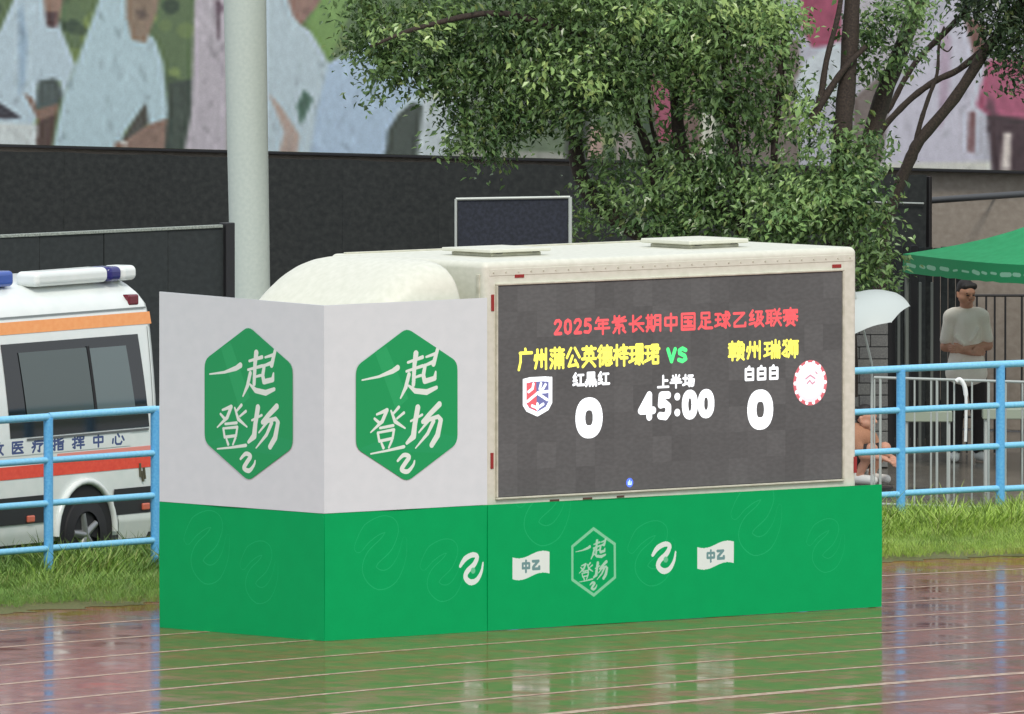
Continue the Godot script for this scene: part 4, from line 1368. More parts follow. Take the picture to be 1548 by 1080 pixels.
	# wheel arch: pale flare over a flat dark patch, recess shade put into colour
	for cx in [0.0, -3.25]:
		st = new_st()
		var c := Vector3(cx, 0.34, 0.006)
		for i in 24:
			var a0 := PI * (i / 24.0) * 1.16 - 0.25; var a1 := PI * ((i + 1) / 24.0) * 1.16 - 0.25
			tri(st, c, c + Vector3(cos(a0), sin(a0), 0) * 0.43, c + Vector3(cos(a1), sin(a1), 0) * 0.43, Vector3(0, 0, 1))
		obj("arch_shade_patch", st, M.rubber, v)
		st = new_st()
		var q := []
		for i in 17:
			var a := PI * i / 16.0
			q.append(c + Vector3(cos(a) * 0.455, sin(a) * 0.455, 0.008))
		tube(st, q, 0.03, 8)
		obj("arch_flare", st, M.van_white, v, true)
		wheel(v, Vector3(cx, 0.33, -0.075), 0.33, 0.21)
	for cx in [0.0, -3.25]: wheel(v, Vector3(cx, 0.33, -1.8), 0.33, 0.21)
	# lettering on the side
	var img := Image.create(1024, 84, false, Image.FORMAT_RGB8)
	img.fill(rgb8(228, 234, 230))
	text(img, "急救医疗指挥中心", Vector2(10, 8), Vector2(78, 68), 128, 11, rgb8(70, 84, 132))
	van_patch("lettering", v, printed(img, 0.22), -1.78, 0.72, -1.78, 0.72, 1.065, 1.205, 0.005)
	# lamps
	for q in [[45.0, 785.0], [219.0, 766.0]]:
		var c := side_of(van_at, q[0], q[1], 0.01)
		st = new_st()
		round_box(st, c - Vector3(0.055, 0.03, 0.01), c + Vector3(0.055, 0.03, 0.02), 0.012, 2)
		obj("side_marker", st, mat(rgb8(206, 108, 84), 0.3), v, true)
	st = new_st()
	round_box(st, Vector3(0.86, 2.265, -0.20), Vector3(1.02, 2.36, -0.10), 0.02, 2)
	obj("roof_marker", st, mat(rgb8(112, 34, 48), 0.25), v, true)
	var bar := Node3D.new()
	bar.name = "light_bar"
	v.add_child(bar)
	for q in [[-0.42, 0.70, M.van_white, "housing"], [0.705, 0.915, mat(rgb8(44, 42, 110), 0.15), "blue_lens"], [0.92, 1.15, M.van_white, "housing"]]:
		st = new_st()
		round_box(st, Vector3(q[0], 2.475, -0.44), Vector3(q[1], 2.605, -0.20), 0.05, 4)
		obj(q[3], st, q[2], bar, true)
	st = new_st()
	round_box(st, Vector3(-1.25, 2.49, -0.6), Vector3(-0.62, 2.625, -0.30), 0.04, 3)
	obj("blue_lamp", st, mat(rgb8(56, 88, 168), 0.2), v, true)
	st = new_st()
	box(st, Vector3(1.19, 0.3, -1.8), Vector3(1.27, 0.62, -0.08), 0.03)
	obj("rear_bumper", st, M.dark, v)
	st = new_st()
	box(st, Vector3(1.205, 0.66, -0.18), Vector3(1.235, 1.1, -0.06), 0.012)
	obj("tail_light", st, mat(rgb8(150, 30, 34), 0.25), v)
	# dark scuffed badge low on the rear corner
	st = new_st()
	var bc := side_of(van_at, 214, 716, 0.008)
	for q in [[-0.03, 0.09, -0.02, -0.03], [0.0, 0.02, 0.02, -0.07], [0.03, 0.05, 0.05, -0.05]]:
		tube(st, [bc + Vector3(q[0], q[1], 0), bc + Vector3(q[2], q[3], 0)], 0.012, 5)
	obj("badge", st, mat(rgb8(92, 90, 70), 0.6), v, true)

# ---------- the yard on the right ----------
func build_yard():
	# slatted dark fence behind the standing person
	var z := -26.4
	var a := atz(1285, 600, z); var b := atz(1456, 600, z - 0.3)
	var top := atz(1380, 372, z).y
	var sf := thing("dark_slat_fence", "dark vertical slat fence behind the person with folded arms", "fence")
	var n := 15
	for i in n:
		var st := new_st()
		var c := a.lerp(b, (i + 0.5) / n)
		var hw := (b.x - a.x) / n * 0.46
		box(st, Vector3(c.x - hw, 0, c.z - 0.02 + 0.012 * (i % 2)), Vector3(c.x + hw, top - 0.03 * rng.randf(), c.z + 0.012 * (i % 2)), 0.004)
		obj("slat", st, [M.black_panel, M.black_net, M.dark][i % 3], sf)
	for y in [0.4, top - 0.25]:
		var st := new_st()
		box(st, Vector3(a.x, y, b.z - 0.09), Vector3(b.x, y + 0.06, b.z - 0.03))
		obj("cross_rail", st, M.dark, sf)
	for px in [1359.0, 1372.0, 1391.0, 1409.0]:
		var st := new_st()
		var c := atz(px, 600, z + 0.06)
		box(st, Vector3(c.x - 0.014, 0, c.z - 0.012), Vector3(c.x + 0.014, top - 0.35, c.z + 0.012), 0.004)
		obj("pale_batten", st, mat(rgb8(96, 102, 98), 0.6), sf)
	# thin black railing before the beige wall
	var ir := thing("iron_railing", "thin black iron railing in front of the beige wall", "railing")
	var yt := atz(1500, 447, -25.8).y
	for px in [1462.0, 1477.0, 1491.0, 1504.0, 1520.0, 1545.0, 1562.0, 1580.0]:
		var st := new_st()
		var c := atz(px, 600, -25.8)
		tube(st, [Vector3(c.x, 0, c.z), Vector3(c.x, yt, c.z)], 0.011, 6)
		obj("bar", st, M.dark, ir, true)
	for y in [yt, 0.35]:
		var st := new_st()
		tube(st, [Vector3(atz(1455, 600, -25.8).x, y, -25.8), Vector3(atz(1600, 600, -25.8).x, y, -25.8)], 0.013, 6)
		obj("rail", st, M.dark, ir, true)
	# grey block pillar
	z = -23.5
	a = atz(1272, 600, z); b = atz(1343, 600, z)
	top = atz(1340, 488, z).y
	var pil := thing("block_pillar", "grey block pillar standing beside the truck rear under the white umbrella", "pillar")
	var bm := [grainy(rgb8(112, 114, 112), rgb8(134, 134, 130), 0.04, 2.0, 0.9, 1.5, 61), grainy(rgb8(104, 106, 106), rgb8(126, 126, 124), 0.04, 2.0, 0.9, 1.5, 62)]
	var rows := int(top / 0.115)
	for r in rows:
		var mid := lerpf(a.x, b.x, 0.62 if r % 2 == 0 else 0.38)
		for q in [[a.x, mid], [mid, b.x]]:
			var st := new_st()
			var j := rng.randf_range(-0.004, 0.004)
			box(st, Vector3(q[0] + 0.003, r * top / rows, z - 0.4), Vector3(q[1] - 0.003, (r + 1) * top / rows - 0.007, z + j), 0.006)
			obj("block", st, bm[rng.randi() % 2], pil)
	var st2 := new_st()
	box(st2, Vector3(a.x + 0.02, 0, z - 0.38), Vector3(b.x - 0.02, top - 0.01, z - 0.015), 0.002)
	obj("mortar", st2, M.dark, pil)
	# crowd barrier
	var bar := thing("crowd_barrier", "pale steel crowd barrier with thin upright bars behind the blue railing", "barrier")
	var p0 := gnd(1322, 782); var p1 := gnd(1606, 792)
	var hh := (atz(1330, 571, p0.z) - p0).y
	var lo := 0.12
	for y in [hh, lo]:
		var st := new_st()
		tube(st, [p0 + Vector3(0, y, 0), p1 + Vector3(0, y, 0)], 0.013, 8)
		obj("rail", st, M.steel, bar, true)
	for px in [1322.0, 1331.0, 1383.0, 1408.0, 1417.0, 1433.0, 1443.0, 1470.0, 1495.0, 1521.0, 1546.0, 1572.0, 1606.0]:
		var f: float = (px - 1322.0) / 284.0
		var c := p0.lerp(p1, f)
		var leg: bool = px in [1331.0, 1417.0, 1495.0, 1606.0]
		var st := new_st()
		tube(st, [c + Vector3(0, 0.0 if leg else lo, 0), c + Vector3(0, hh, 0)], 0.013 if leg else 0.009, 6)
		obj("bar", st, M.steel, bar, true)
	# hooked white tube hung on the barrier
	var hk := thing("white_hooked_tube", "bent white plastic tube hanging over the crowd barrier", "tube")
	var hz := p0.lerp(p1, 0.47).z + 0.03
	var pts := []
	for q in [[1446, 577], [1451, 574], [1457, 581], [1460, 592], [1461, 615], [1460, 668]]: pts.append(atz(q[0], q[1], hz))
	var st3 := new_st()
	pts = smooth_path(pts, 4)
	var rr := []
	for i in pts.size(): rr.append(0.021 if i < 14 else 0.014)
	tube(st3, pts, rr, 10)
	obj("tube", st3, mat(rgb8(238, 240, 238), 0.4), hk, true)
	# tables behind the barrier
	var k := 0
	for q in [[1366.0, 1440.0, 622.0, "folding table with a pale greenish top left of the person's legs"], [1486.0, 1570.0, 618.0, "folding table with a pale greenish top right of the person's legs"]]:
		var tz := -19.6
		var ta := atz(q[0], q[2], tz); var tb := atz(q[1], q[2], tz)
		var th := ta.y
		k += 1
		var tbl := thing("folding_table", ["", "folding table with a pale greenish top between pillar and standing person", "folding table with a pale greenish top before the thin iron railing"][k], "table", Transform3D(Basis(), Vector3((ta.x + tb.x) * 0.5, 0, tz)))
		var hw := (tb.x - ta.x) * 0.5
		var st := new_st()
		box(st, Vector3(-hw, th - 0.10, -0.3), Vector3(hw, th, 0.02), 0.008)
		obj("table_top", st, mat(rgb8(150, 160, 142), 0.45), tbl)
		for s in [[-1, -0.25], [1, -0.25], [-1, -0.02], [1, -0.02]]:
			st = new_st()
			tube(st, [Vector3(s[0] * (hw - 0.03), 0, s[1]), Vector3(s[0] * (hw - 0.03), th - 0.1, s[1])], 0.014, 6)
			obj("leg", st, M.steel, tbl, true)
	# green canopy tent
	var ca := atz(1366, 384, -23.6)
	var e1 := Vector3(0.55, 0, 0.835)
	var e2 := Vector3(0.835, 0, -0.55)
	var tent := thing("canopy_tent", "green pop-up canopy tent with white marks along its valance", "tent", Transform3D(Basis(), Vector3(ca.x, 0, ca.z)))
	var green := grainy(rgb8(20, 152, 92), rgb8(44, 170, 110), 0.02, 0.7, 0.5, 1.5, 44)
	green.backlight_enabled = true
	green.backlight = Color(0.05, 0.4, 0.2)
	var hgt := ca.y
	var size := 3.0
	var cs := [Vector3.ZERO, e1 * size, (e1 + e2) * size, e2 * size]
	var peak := (e1 + e2) * size * 0.5 + Vector3(0, hgt + 0.68, 0)
	for i in 4:
		var u: Vector3 = cs[i] + Vector3(0, hgt, 0)
		var v: Vector3 = cs[(i + 1) % 4] + Vector3(0, hgt, 0)
		var st := new_st()
		var pp := []; var nn := []
		var fn := (v - u).cross(peak - u).normalized()
		if fn.y < 0: fn = -fn
		for j in 9:
			for m in 9:
				var f := j / 8.0
				var q := u.lerp(v, m / 8.0).lerp(peak, f)
				q.y -= 0.11 * sin(f * PI) + 0.03 * sin(m / 8.0 * PI) * (1.0 - f)
				pp.append(q); nn.append(fn)
		patch(st, pp, nn, 9)
		obj("roof_panel", st, green, tent, true)
		# valance
		st = new_st()
		pp = []; nn = []
		var uv := []
		var out := (u + v) * 0.5 - (peak - Vector3(0, 0.68, 0))
		out.y = 0
		out = out.normalized()
		for j in 4:
			for m in 25:
				var q := u.lerp(v, m / 24.0)
				q.y -= 0.03 * sin(m / 24.0 * PI) + 0.17 * j / 3.0 + (0.012 * absf(sin(m * 1.3)) if j == 3 else 0.0)
				pp.append(q + out * (0.004 + 0.012 * sin(m * 1.1) * j / 3.0)); nn.append(out); uv.append(Vector2(m / 24.0, j / 3.0))
		patch(st, pp, nn, 25, uv)
		obj("valance", st, valance_material(), tent, true)
		st = new_st()
		var c: Vector3 = cs[i] * 0.985 + (e1 + e2) * size * 0.0075
		tube(st, [c, c + Vector3(0, hgt - 0.02, 0)], 0.02, 8)
		obj("pole", st, mat(rgb8(120, 126, 122), 0.5, 0.4), tent, true)
	# white umbrella
	var uc := atz(1300, 476, -19.2)
	var um := thing("white_umbrella", "open white umbrella tilted beside the truck's rear edge", "umbrella", Transform3D(Basis(), Vector3(uc.x, 0, uc.z)))
	var ub := Basis(Vector3(0, 0, 1), deg_to_rad(14.0)) * Basis(Vector3(1, 0, 0), deg_to_rad(17.0))
	var ut := Transform3D(ub, Vector3(0, uc.y, 0))
	var R := 0.48
	var white := mat(rgb8(190, 198, 194), 0.5)
	white.backlight_enabled = true
	white.backlight = Color(0.3, 0.3, 0.3)
	for i in 8:
		var st := new_st()
		var pp := []; var nn := []
		for j in 7:
			for m in 7:
				var f := j / 6.0
				var a2 := TAU * (i + m / 6.0) / 8.0 + 0.2
				var edge := 1.0 - 0.07 * sin(m / 6.0 * PI) * f
				var r := R * sin(f * 1.25) / sin(1.25) * edge
				var y := 0.16 * (cos(f * 1.25) - cos(1.25)) / (1.0 - cos(1.25)) + 0.02 * sin(m / 6.0 * PI) * f
				pp.append(ut * Vector3(cos(a2) * r, y, sin(a2) * r)); nn.append(ub * Vector3(cos(a2) * f * 0.7, 1.0 - f * 0.4, sin(a2) * f * 0.7).normalized())
		patch(st, pp, nn, 7)
		obj("panel", st, white, um, true)
		st = new_st()
		var rib := []
		var a3 := TAU * i / 8.0 + 0.2
		for j in 7:
			var f := j / 6.0
			rib.append(ut * Vector3(cos(a3) * R * sin(f * 1.25) / sin(1.25), 0.16 * (cos(f * 1.25) - cos(1.25)) / (1.0 - cos(1.25)) - 0.006, sin(a3) * R * sin(f * 1.25) / sin(1.25)))
		tube(st, rib, 0.004, 5)
		obj("rib", st, M.steel, um, true)
	var st4 := new_st()
	var bottom := ut * Vector3(0, -0.5, 0)
	tube(st4, [ut * Vector3(0, 0.30, 0), bottom, Vector3(bottom.x, bottom.y - 0.25, bottom.z), Vector3(bottom.x, 0.05, bottom.z)], 0.012, 8)
	obj("shaft", st4, M.steel, um, true)
	st4 = new_st()
	tube(st4, [Vector3(bottom.x, 0, bottom.z), Vector3(bottom.x, 0.07, bottom.z)], 0.2, 20)
	obj("stand", st4, M.dark, um, true)

func valance_material() -> StandardMaterial3D:
	if M.has("valance"): return M.valance
	var img := Image.create(1024, 96, false, Image.FORMAT_RGB8)
	img.fill(rgb8(24, 142, 88))
	var c := rgb8(140, 196, 166)
	var x := 30.0
	var g := RandomNumberGenerator.new()
	g.seed = 9
	while x < 980.0:
		var w := g.randf_range(14, 40)
		stroke(img, [Vector2(x, 52 + g.randf() * 6), Vector2(x + w, 54 + g.randf() * 6)], g.randf_range(10, 26), c)
		x += w + g.randf_range(26, 44)
	M.valance = printed(img, 0.5)
	M.valance.backlight_enabled = true
	M.valance.backlight = Color(0.05, 0.3, 0.16)
	return M.valance

# ---------- people ----------
func blob(st: SurfaceTool, bones: Array, cell: float, k: float):
	# bones: [a, b, radius a, radius b, depth squash]; the joined field is meshed as surface nets
	var lo := Vector3(1e9, 1e9, 1e9)
	var hi := -lo
	for b in bones:
		var r: float = maxf(b[2], b[3])
		for q in [b[0], b[1]]:
			lo = lo.min(q - Vector3.ONE * r); hi = hi.max(q + Vector3.ONE * r)
	lo -= Vector3.ONE * cell * 3.0
	hi += Vector3.ONE * cell * 3.0
	var nx := int((hi.x - lo.x) / cell) + 2
	var ny := int((hi.y - lo.y) / cell) + 2
	var nz := int((hi.z - lo.z) / cell) + 2
	var f := PackedFloat32Array()
	f.resize(nx * ny * nz)
	f.fill(0.3)
	for b in bones:
		var a: Vector3 = b[0]
		var ab: Vector3 = b[1] - a
		var l2 := maxf(ab.length_squared(), 1e-9)
		var sq: float = b[4] if b.size() > 4 else 1.0
		var r: float = maxf(b[2], b[3]) + k + cell * 2.0
		var mn := ((a.min(b[1]) - Vector3.ONE * r - lo) / cell).floor()
		var mx := ((a.max(b[1]) + Vector3.ONE * r - lo) / cell).ceil()
		for z in range(maxi(0, int(mn.z)), mini(nz - 1, int(mx.z)) + 1):
			for y in range(maxi(0, int(mn.y)), mini(ny - 1, int(mx.y)) + 1):
				var row := (z * ny + y) * nx
				for x in range(maxi(0, int(mn.x)), mini(nx - 1, int(mx.x)) + 1):
					var p := lo + Vector3(x, y, z) * cell - a
					var t := clampf(p.dot(ab) / l2, 0.0, 1.0)
					var d := p - ab * t
					d.z *= sq
					var dist := (d.length() - lerpf(b[2], b[3], t))
					var v := f[row + x]
					var h := clampf(0.5 + 0.5 * (v - dist) / k, 0.0, 1.0)
					f[row + x] = lerpf(v, dist, h) - k * h * (1.0 - h)
	var idx := {}
	var P := []
	var N := []
	var off := [0, 1, nx, nx + 1, nx * ny, nx * ny + 1, nx * ny + nx, nx * ny + nx + 1]
	var edges := [[0, 1], [2, 3], [4, 5], [6, 7], [0, 2], [1, 3], [4, 6], [5, 7], [0, 4], [1, 5], [2, 6], [3, 7]]
	for z in nz - 1:
		for y in ny - 1:
			for x in nx - 1:
				var i := (z * ny + y) * nx + x
				var s := 0
				for o in off: if f[i + o] < 0.0: s += 1
				if s == 0 or s == 8: continue
				var acc := Vector3.ZERO
				var c := 0
				for e in edges:
					var va := f[i + off[e[0]]]
					var vb := f[i + off[e[1]]]
					if (va < 0.0) != (vb < 0.0):
						var t := va / (va - vb)
						var pa := Vector3(e[0] & 1, (e[0] >> 1) & 1, e[0] >> 2)
						var pb := Vector3(e[1] & 1, (e[1] >> 1) & 1, e[1] >> 2)
						acc += pa.lerp(pb, t)
						c += 1
				var g := Vector3(f[i + off[1]] + f[i + off[3]] + f[i + off[5]] + f[i + off[7]] - f[i] - f[i + off[2]] - f[i + off[4]] - f[i + off[6]],
					f[i + off[2]] + f[i + off[3]] + f[i + off[6]] + f[i + off[7]] - f[i] - f[i + off[1]] - f[i + off[4]] - f[i + off[5]],
					f[i + off[4]] + f[i + off[5]] + f[i + off[6]] + f[i + off[7]] - f[i] - f[i + off[1]] - f[i + off[2]] - f[i + off[3]])
				idx[i] = P.size()
				P.append(lo + (Vector3(x, y, z) + acc / c) * cell)
				N.append(g.normalized())
	var ax := [1, nx, nx * ny]
	for i in idx:
		for a in 3:
			var d: int = ax[a]
			var b: int = ax[(a + 1) % 3]
			var c: int = ax[(a + 2) % 3]
			if (f[i] < 0.0) == (f[i + d] < 0.0): continue
			if not (idx.has(i - b) and idx.has(i - c) and idx.has(i - b - c)): continue
			var q := [idx[i], idx[i - b], idx[i - b - c], idx[i - c]]
			for t in [[0, 1, 2], [0, 2, 3]]:
				var u: int = q[t[0]]; var v: int = q[t[1]]; var w: int = q[t[2]]
				if (P[w] - P[u]).cross(P[v] - P[u]).dot(N[u] + N[v] + N[w]) < 0.0:
					var s := v; v = w; w = s
				for m in [u, v, w]: vtx(st, P[m], N[m])
func hand(st: SurfaceTool, w: Vector3, along: Vector3, back: Vector3, s: float):
	# palm, four fingers and a thumb, lightly curled
	along = along.normalized()
	var side := along.cross(back).normalized() * s
	back = side.cross(along).normalized() * s
	var bones := [[w, w + along * 0.03, 0.024, 0.026]]
	for i in 4:
		var o := side * (i - 1.5) * 0.019
		var k0 := w + along * 0.075 + o * 1.05
		bones.append([w + along * 0.02 + o * 0.6, k0, 0.016, 0.0125])
		var l: float = [0.036, 0.042, 0.039, 0.030][i]
		var k1 := k0 + along * l - back * 0.010
		var k2 := k1 + along * l * 0.6 - back * l * 0.55
		bones.append([k0, k1, 0.0105, 0.0095]); bones.append([k1, k2, 0.0095, 0.008])
	var t0 := w + along * 0.025 - side * 0.026
	var t1 := t0 + along * 0.035 - side * 0.024 - back * 0.006
	bones.append([w + along * 0.012, t0, 0.018, 0.014]); bones.append([t0, t1, 0.013, 0.011]); bones.append([t1, t1 + along * 0.03 - side * 0.004, 0.011, 0.009])
	blob(st, bones, 0.0045, 0.008)
func head_bones(c: Vector3, look: Basis) -> Array:
	var b := []
	for q in [
		[0, 0.035, -0.012, 0, 0.03, 0.01, 0.085, 0.082], [0, -0.04, 0.022, 0, -0.065, 0.042, 0.062, 0.042], [-0.035, -0.03, 0.02, 0.035, -0.03, 0.02, 0.052, 0.052],
		[0, 0.018, 0.088, 0, -0.018, 0.106, 0.010, 0.014], [-0.012, -0.02, 0.094, 0.012, -0.02, 0.094, 0.009, 0.009], [-0.03, 0.032, 0.082, 0.03, 0.032, 0.082, 0.013, 0.013],
		[-0.016, -0.052, 0.083, 0.016, -0.052, 0.083, 0.008, 0.008], [-0.013, -0.062, 0.081, 0.013, -0.062, 0.081, 0.008, 0.008], [0, -0.088, 0.068, 0, -0.090, 0.070, 0.018, 0.016],
		[-0.088, 0.02, -0.01, -0.090, -0.02, -0.004, 0.013, 0.009], [0.088, 0.02, -0.01, 0.090, -0.02, -0.004, 0.013, 0.009]]:
		b.append([c + look * Vector3(q[0], q[1], q[2]), c + look * Vector3(q[3], q[4], q[5]), q[6], q[7]])
	return b
func eyes(p: Node3D, c: Vector3, look: Basis):
	for s in [-1, 1]:
		var st := new_st()
		var e := c + look * Vector3(s * 0.031, 0.008, 0.083)
		tube(st, [e - look * Vector3(0.012, 0, 0), e + look * Vector3(0.012, 0, 0)], 0.007, 8)
		obj("eye", st, mat(rgb8(40, 30, 28), 0.3), p, true)
		st = new_st()
		tube(st, [e + look * Vector3(-0.017, 0.022, 0.002), e + look * Vector3(0.017, 0.024, 0.002)], 0.0045, 6)
		obj("eyebrow", st, mat(rgb8(30, 26, 25), 0.8), p, true)

func build_people():
	var skin := mat(rgb8(196, 146, 122), 0.55)
	skin.subsurf_scatter_enabled = true
	skin.subsurf_scatter_strength = 0.1
	var hair := grainy(rgb8(24, 22, 22), rgb8(46, 40, 38), 0.06, 5.0, 0.55, 1.5, 71)
	# standing, arms folded at the waist
	var foot := gnd(1461, 697)
	var p := thing("person", "person in a cream T-shirt, dark trousers and white shoes standing with folded arms", "person", Transform3D(Basis(Vector3.UP, deg_to_rad(6.0)), foot))
	var V := func(x: float, y: float, z: float) -> Vector3: return Vector3(x, y, z)
	var hc := Vector3(-0.01, 1.605, 0.025)
	var look := Basis(Vector3.UP, deg_to_rad(26.0)) * Basis(Vector3.RIGHT, deg_to_rad(10.0))
	var le := Vector3(-0.205, 1.10, 0.0); var re := Vector3(0.210, 1.11, 0.0)
	var lw := Vector3(0.03, 1.05, 0.20); var rw := Vector3(-0.05, 1.085, 0.185)
	var ls := Vector3(-0.155, 1.385, -0.01); var rs := Vector3(0.155, 1.385, -0.01)
	var st := new_st()
	blob(st, [
		[Vector3(0, 1.52, 0.0), Vector3(0, 1.42, -0.01), 0.053, 0.06], [Vector3(-0.1, 1.38, -0.01), Vector3(0.1, 1.38, -0.01), 0.085, 0.085, 1.1], [Vector3(0, 1.32, 0), Vector3(0, 1.02, 0.005), 0.118, 0.105, 1.2],
		[Vector3(-0.07, 0.93, 0), Vector3(0.07, 0.93, 0), 0.11, 0.11, 1.1],
		[Vector3(-0.1, 1.38, -0.01), ls, 0.07, 0.058], [Vector3(0.1, 1.38, -0.01), rs, 0.07, 0.058], [ls, le, 0.054, 0.042], [rs, re, 0.054, 0.042], [le, lw, 0.042, 0.028], [re, rw, 0.042, 0.028],
		[Vector3(-0.09, 0.90, 0), Vector3(-0.10, 0.49, 0.015), 0.088, 0.056], [Vector3(0.09, 0.90, 0), Vector3(0.115, 0.49, 0.02), 0.088, 0.056], [Vector3(-0.10, 0.49, 0.015), Vector3(-0.105, 0.10, -0.02), 0.054, 0.036], [Vector3(0.115, 0.49, 0.02), Vector3(0.125, 0.10, -0.015), 0.054, 0.036],
		[Vector3(-0.105, 0.06, -0.03), Vector3(-0.12, 0.035, 0.12), 0.038, 0.03], [Vector3(0.125, 0.06, -0.025), Vector3(0.155, 0.035, 0.12), 0.038, 0.03], [hc, Vector3(0, 1.50, 0), 0.06, 0.055]], 0.013, 0.03)
	blob(st, head_bones(hc, look), 0.006, 0.014)
	hand(st, lw, Vector3(1.0, 0.12, -0.2), Vector3(0, 0.3, 1), 1.0)
	hand(st, rw, Vector3(-1.0, 0.05, 0.1), Vector3(0, 0.3, 1), -1.0)
	obj("body", st, skin, p, true)
	eyes(p, hc, look)
	st = new_st()
	blob(st, [[hc + look * Vector3(0, 0.062, -0.018), hc + look * Vector3(0, 0.05, -0.02), 0.086, 0.086], [hc + look * Vector3(-0.04, 0.085, 0.045), hc + look * Vector3(0.05, 0.088, 0.05), 0.03, 0.034], [hc + look * Vector3(-0.075, 0.03, -0.02), hc + look * Vector3(-0.07, 0.0, -0.035), 0.026, 0.022], [hc + look * Vector3(0.075, 0.03, -0.02), hc + look * Vector3(0.07, 0.0, -0.035), 0.026, 0.022], [hc + look * Vector3(0, 0.0, -0.065), hc + look * Vector3(0, -0.05, -0.06), 0.045, 0.035]], 0.008, 0.02)
	obj("hair", st, hair, p, true)
	st = new_st()
	var sm := Vector3(-0.196, 1.17, 0.0); var sn := Vector3(0.200, 1.18, 0.0)
	blob(st, [[Vector3(0, 1.44, -0.01), Vector3(0, 1.40, -0.01), 0.07, 0.09], [Vector3(-0.11, 1.385, -0.01), Vector3(0.11, 1.385, -0.01), 0.095, 0.095, 1.05], [Vector3(0, 1.32, 0), Vector3(0, 1.05, 0.008), 0.138, 0.136, 1.12], [Vector3(-0.03, 1.05, 0.008), Vector3(-0.062, 0.85, 0.008), 0.125, 0.142, 1.0], [Vector3(0.03, 1.05, 0.008), Vector3(0.062, 0.85, 0.008), 0.125, 0.142, 1.0],
		[Vector3(-0.11, 1.385, -0.01), ls, 0.078, 0.064], [Vector3(0.11, 1.385, -0.01), rs, 0.078, 0.064], [ls, sm, 0.062, 0.062], [rs, sn, 0.062, 0.062],
		[Vector3(-0.12, 1.2, 0.10), Vector3(-0.05, 1.13, 0.13), 0.02, 0.016], [Vector3(0.10, 1.27, 0.11), Vector3(0.03, 1.16, 0.13), 0.018, 0.014], [Vector3(-0.12, 0.86, 0.10), Vector3(-0.06, 0.98, 0.13), 0.022, 0.014], [Vector3(0.1, 0.84, 0.11), Vector3(0.12, 0.98, 0.10), 0.02, 0.014]], 0.013, 0.03)
	obj("t_shirt", st, grainy(rgb8(236, 228, 214), rgb8(244, 238, 226), 0.05, 3.0, 0.85, 1.5, 72), p, true)
	st = new_st()
	blob(st, [[Vector3(-0.06, 0.93, 0.0), Vector3(0.06, 0.93, 0.0), 0.125, 0.125, 1.05], [Vector3(-0.09, 0.88, 0), Vector3(-0.10, 0.49, 0.015), 0.102, 0.076], [Vector3(0.09, 0.88, 0), Vector3(0.115, 0.49, 0.02), 0.102, 0.076], [Vector3(-0.10, 0.49, 0.015), Vector3(-0.105, 0.12, -0.015), 0.074, 0.062], [Vector3(0.115, 0.49, 0.02), Vector3(0.125, 0.12, -0.01), 0.074, 0.062]], 0.014, 0.02)
	obj("trousers", st, grainy(rgb8(34, 30, 31), rgb8(54, 48, 46), 0.05, 3.0, 0.85, 1.5, 73), p, true)
	for q in [[Vector3(-0.105, 0.05, -0.04), Vector3(-0.125, 0.04, 0.13)], [Vector3(0.125, 0.05, -0.035), Vector3(0.165, 0.04, 0.13)]]:
		st = new_st()
		blob(st, [[q[0], q[1], 0.048, 0.042], [q[0] + Vector3(0, 0.035, 0), q[0] + Vector3(0, 0.07, 0), 0.048, 0.046]], 0.010, 0.015)
		obj("shoe", st, mat(rgb8(222, 224, 218), 0.6), p, true)
	# crouching, mostly hidden behind the truck
	foot = gnd(1303, 731)
	var c := thing("person", "person crouching in a tan top and white shoes beside the truck rear", "person", Transform3D(Basis(Vector3.UP, deg_to_rad(58.0)), foot))
	hc = Vector3(0, 0.60, 0.05)
	look = Basis()
	st = new_st()
	blob(st, [[hc, Vector3(0, 0.47, 0.0), 0.05, 0.05], [Vector3(0, 0.42, -0.02), Vector3(0, 0.20, -0.16), 0.12, 0.12], [Vector3(-0.14, 0.42, 0), Vector3(0.14, 0.42, 0), 0.06, 0.06], [Vector3(-0.15, 0.42, 0), Vector3(-0.17, 0.27, 0.12), 0.045, 0.036], [Vector3(-0.17, 0.27, 0.12), Vector3(-0.08, 0.25, 0.28), 0.036, 0.026], [Vector3(0.15, 0.42, 0), Vector3(0.17, 0.27, 0.12), 0.045, 0.036], [Vector3(0.17, 0.27, 0.12), Vector3(0.08, 0.25, 0.28), 0.036, 0.026],
		[Vector3(-0.08, 0.16, -0.14), Vector3(-0.12, 0.33, 0.18), 0.085, 0.055], [Vector3(0.08, 0.16, -0.14), Vector3(0.12, 0.33, 0.18), 0.085, 0.055], [Vector3(-0.12, 0.33, 0.18), Vector3(-0.11, 0.06, 0.02), 0.052, 0.036], [Vector3(0.12, 0.33, 0.18), Vector3(0.11, 0.06, 0.02), 0.052, 0.036], [Vector3(-0.11, 0.05, 0.02), Vector3(-0.12, 0.035, 0.18), 0.036, 0.03], [Vector3(0.11, 0.05, 0.02), Vector3(0.12, 0.035, 0.18), 0.036, 0.03]], 0.014, 0.03)
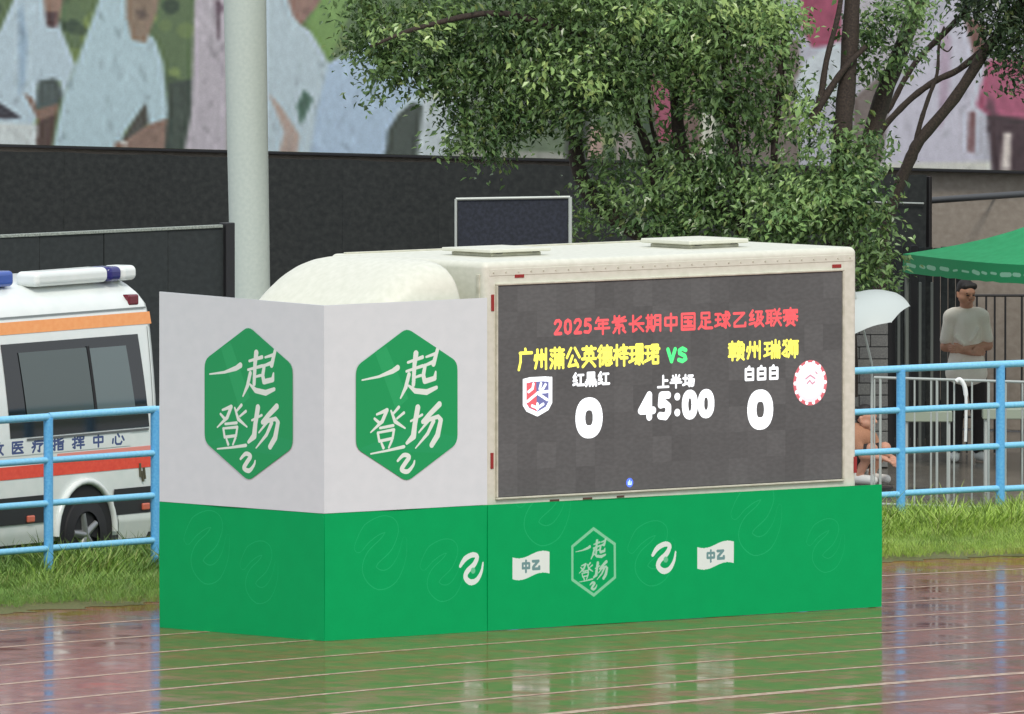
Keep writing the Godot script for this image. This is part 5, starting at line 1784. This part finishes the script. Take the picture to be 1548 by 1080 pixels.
	blob(st, head_bones(hc, look), 0.008, 0.014)
	hand(st, Vector3(-0.08, 0.25, 0.28), Vector3(0.4, -0.4, 1), Vector3(0, 1, 0.4), 1.0)
	hand(st, Vector3(0.08, 0.25, 0.28), Vector3(-0.4, -0.4, 1), Vector3(0, 1, 0.4), -1.0)
	obj("body", st, skin, c, true)
	eyes(c, hc, look)
	st = new_st()
	blob(st, [[hc + Vector3(0, 0.062, -0.018), hc + Vector3(0, 0.05, -0.02), 0.088, 0.088], [hc + Vector3(0, 0.0, -0.065), hc + Vector3(0, -0.05, -0.06), 0.045, 0.035]], 0.010, 0.02)
	obj("hair", st, hair, c, true)
	st = new_st()
	blob(st, [[Vector3(0, 0.43, -0.02), Vector3(0, 0.20, -0.16), 0.145, 0.15], [Vector3(-0.14, 0.42, 0), Vector3(0.14, 0.42, 0), 0.075, 0.075], [Vector3(-0.15, 0.42, 0), Vector3(-0.165, 0.33, 0.07), 0.06, 0.058], [Vector3(0.15, 0.42, 0), Vector3(0.165, 0.33, 0.07), 0.06, 0.058]], 0.014, 0.03)
	obj("top", st, grainy(rgb8(158, 112, 86), rgb8(184, 136, 106), 0.05, 3.0, 0.85, 1.5, 74), c, true)
	st = new_st()
	blob(st, [[Vector3(-0.06, 0.16, -0.15), Vector3(0.06, 0.16, -0.15), 0.13, 0.13], [Vector3(-0.08, 0.17, -0.14), Vector3(-0.115, 0.31, 0.13), 0.1, 0.075], [Vector3(0.08, 0.17, -0.14), Vector3(0.115, 0.31, 0.13), 0.1, 0.075]], 0.014, 0.03)
	obj("shorts", st, mat(rgb8(46, 42, 42), 0.9), c, true)
	for s in [-1, 1]:
		st = new_st()
		blob(st, [[Vector3(s * 0.11, 0.05, 0.0), Vector3(s * 0.12, 0.04, 0.2), 0.048, 0.042], [Vector3(s * 0.11, 0.08, 0.0), Vector3(s * 0.11, 0.10, 0.0), 0.046, 0.044]], 0.010, 0.015)
		obj("shoe", st, mat(rgb8(226, 226, 220), 0.6), c, true)
